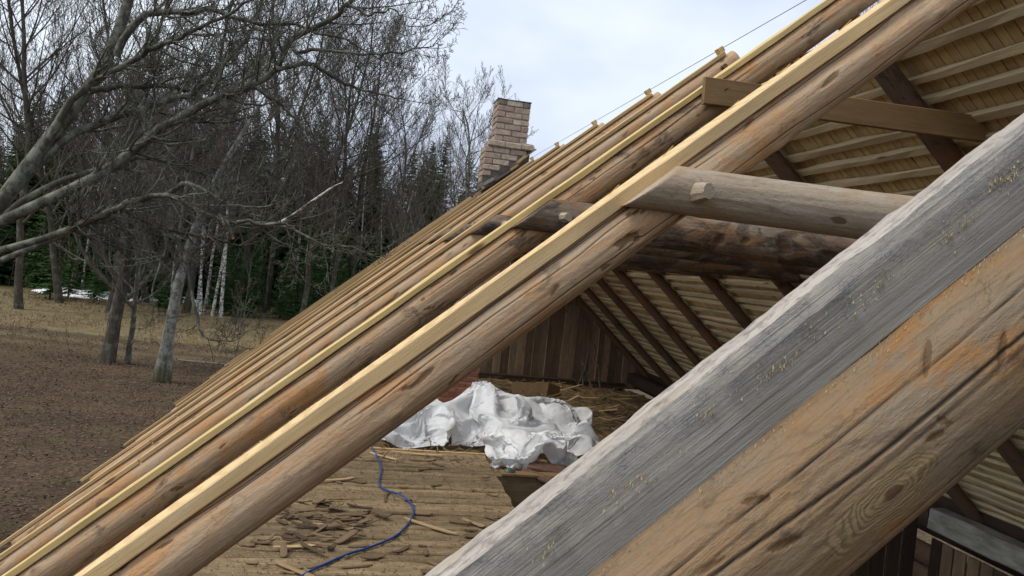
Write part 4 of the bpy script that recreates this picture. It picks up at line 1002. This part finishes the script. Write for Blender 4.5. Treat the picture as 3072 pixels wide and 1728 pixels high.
def limb(pts, y0, y1, r0, r1, dens=2.6, twl=1.0):
    P = smooth(P3(pts, y0, y1), 26); jig = rg.normal(0, .012, P.shape); P = P+jig
    rad = np.linspace(r0, r1, 26); li.add(P-off, rad)
    L = np.linalg.norm(np.diff(P, axis=0), axis=1).sum(); m = int(2.5*dens*L)
    az = 0
    for k in range(m):
        i = int(rg.uniform(4, 25)); ax = unit(P[min(i+1, 25)]-P[i-1]); az += 2.4+rg.normal(0, .5)
        s1 = unit(np.cross(ax, [.1, .2, 1.])); s2 = np.cross(ax, s1); an = R(rg.uniform(35, 65))
        d = unit(ax*math.cos(an)+(s1*math.cos(az)+s2*math.sin(az))*math.sin(an))
        grow(tw, P[i]-off, d, rg.uniform(.5, 1.5)*twl, max(rad[i]*.42, .006), 0 if rg.random() < .5 else 1, rg, LIMB)
    grow(tw, P[-1]-off, unit(P[-1]-P[-2]), .9*twl, r1*.9, 0, rg, LIMB)
limb([(-55, 690), (120, 610)]+c1([(30, 1070), (280, 880), (480, 740), (700, 620), (930, 530), (1090, 430), (1200, 240), (1450, 110), (1530, 20), (1600, -60)]), 14.2, 12.6, .085, .026)
limb([(20, 590), (170, 440)]+c1([(30, 750), (200, 690), (430, 620), (580, 580), (700, 450), (850, 310), (950, 170), (1010, 20)]), 14.3, 15.2, .07, .022)
limb([(125, 445), (220, 300)]+c1([(30, 460), (170, 400), (330, 300), (480, 250), (620, 170), (800, 90), (920, 0)]), 14.3, 13.2, .062, .02)
limb([(345, 170)]+c1([(250, 110), (400, 80), (560, 70), (700, 60), (830, 110), (1000, 150), (1180, 150), (1340, 200), (1500, 230), (1620, 300)]), 14.4, 13.5, .06, .014)
limb(c1([(-60, 560), (130, 540), (400, 530), (560, 570), (690, 650), (800, 680)]), 14.3, 15.5, .06, .02)
limb([(-110, 780), (110, 720)]+c1([(30, 1330), (200, 1250), (420, 1210), (600, 1300), (760, 1370), (900, 1390), (1100, 1390), (1250, 1450)]), 14.1, 12.2, .06, .018, 2.0)
limb(c1([(420, 1210), (520, 1140), (620, 1170), (760, 1250), (900, 1280), (1050, 1280), (1110, 1220)]), 13.4, 12.6, .04, .012, 2.2, .7)
limb([(-50, 690), (140, 560)]+c1([(60, 1040), (240, 980), (420, 1000), (600, 1060), (720, 1120), (860, 1180), (990, 1200)]), 14.2, 14.8, .055, .018, 2.2, .8)
limb(c1([(1090, 430), (1300, 400), (1400, 450), (1560, 540), (1720, 580), (1900, 620)]), 13.0, 13.4, .04, .01)
limb(c1([(1200, 240), (1200, 320), (1330, 310), (1600, 330), (1830, 330), (1960, 300), (2080, 290)]), 12.9, 12.4, .035, .006, 2.2, .6)
limb(c1([(1530, 20), (1600, 60), (1680, 90), (1830, 60), (1900, 150), (2060, 160)]), 12.6, 12.2, .025, .005, 2.2, .6)
limb(c1([(930, 530), (1050, 600), (1130, 650), (1220, 750), (1240, 780)]), 13.0, 13.8, .035, .012)
limb([(-140, 850), (100, 740)]+c2([(60, 90), (160, 60), (280, 130), (390, 210), (410, 290), (370, 400), (330, 560)]), 14.0, 13.2, .05, .012, 2., .7)
limb(c2([(400, 215), (490, 260), (540, 400), (560, 520), (600, 720), (620, 810), (680, 860), (760, 880), (850, 860)]), 13.4, 12.8, .035, .008, 1.8, .6)
limb(c2([(860, 130), (1020, 150), (1160, 150), (1240, 210), (1400, 280), (1550, 290), (1720, 350)]), 12.3, 11.8, .03, .008, 2., .7)
limb(c2([(430, 190), (600, 220), (740, 250), (860, 280), (1000, 200)]), 13.2, 13.6, .03, .01, 2., .7)
obj('trunk', tr.build('trunk', BARK), root); obj('limbs', li.build('limbs', BARK), root); obj('twigs', Tubes.build(type('X', (), dict(b=tw[0].b+tw[1].b+tw[2].b))(), 'twigs', BARK), root)  # the twigs mesh also holds the old tree's side limbs
st = smooth(P3(c2([(755, 100), (790, 140), (810, 190), (828, 240)]), 12.75, 12.6), 8)-off; T = Tubes(); T.add(st, np.linspace(.03, .024, 8)); so_ = obj('sawn_stub', T.build('stub', BARK), root)
dv = Vector(st[-1]-st[-2]).normalized()
obj('cut_face', cyl_log('cut', np.linspace(-.004, .003, 2), lambda u: .0235+0*u, CUT, 12, 2, .03, knots=0), so_, mw=frame(st[-1], dv, (0, 0, 1)))
st = smooth(P3(c2([(740, 95), (760, 120), (768, 152)]), 12.75, 12.55), 6)-off; T = Tubes(); T.add(st, np.linspace(.025, .02, 6)); so_ = obj('sawn_stub', T.build('stub', BARK), root)
obj('cut_face', cyl_log('cut', np.linspace(-.004, .003, 2), lambda u: .02+0*u, CUT, 12, 3, .03, knots=0), so_, mw=frame(st[-1], (.1, -1, -.1), (0, 0, 1)))
# pale birch-like limb crossing the lower branches
T = Tubes(); T.add(smooth(P3(c1([(1080, 1400), (1190, 1340), (1280, 1275), (1360, 1220), (1440, 1165), (1510, 1130), (1530, 1090)]), 12.4, 11.9), 20)-off, np.linspace(.022, .009, 20))
o = obj('pale_limb', T.build('pale_limb', BIRCH), root); o['label'] = 'white barked limb crossing the lower branches'
# leaf litter as one mass
def on_ground(rg):
    x = rg.uniform(-17, -1.7); y = 6+36*rg.random()**.8; return (x, y, ground_z(x, y)+.02)
scatter('leaf_litter', 34000, on_ground, (.03, .075), (.02, .05), simple('dead leaf', (.16, .098, .058), (.065, .043, .029), (5, 5, 5), .8), 8, 'brown fallen leaves covering the ground under the trees', tilt=.5)
def on_field(rg):
    x = rg.uniform(-22, 4); y = rg.uniform(40, 66); return (x, y, ground_z(x, y))
rgf = np.random.default_rng(61); nt_ = 7000
P = np.array([on_field(rgf) for _ in range(nt_)]); P = np.repeat(P, 3, 0); n_ = len(P)
hh = rgf.uniform(.06, .24, n_); aa = rgf.uniform(0, 6.28, n_); ln_ = rgf.normal(0, .10, (n_, 3)); ln_[:, 2] = hh; sd_ = np.stack([np.cos(aa), np.sin(aa), 0*aa], -1)*.022
P = P+np.stack([rgf.normal(0, .06, n_), rgf.normal(0, .06, n_), 0*aa-.02], -1)
tag(obj('dead_grass', mesh('dead_grass', np.stack([P-sd_, P+sd_, P+ln_], 1).reshape(-1, 3), np.arange(n_*3).reshape(n_, 3), simple('dead grass', (.25, .19, .105), (.14, .11, .055), (.6, .6, .6), .9))), 'straw coloured dead grass tufts over the field', 'grass', kind='stuff')
# fallen pole
a = at_z(536, 1080, .06); b = at_z(672, 1093, .06); T = Tubes(); s = np.linspace(0, 1, 8)[:, None]; T.add(np.array(a)+(np.array(b)-np.array(a))*s*1.3, np.linspace(.035, .045, 8))
tag(obj('fallen_pole', T.build('pole', simple('bleached pole', (.30, .26, .21), (.2, .17, .14), (4, 4, 4), .85))), 'bleached thin pole lying across the leaf litter', 'pole')
print('DONE', time.time()-T0, sum(len(me.polygons) for me in bpy.data.meshes))
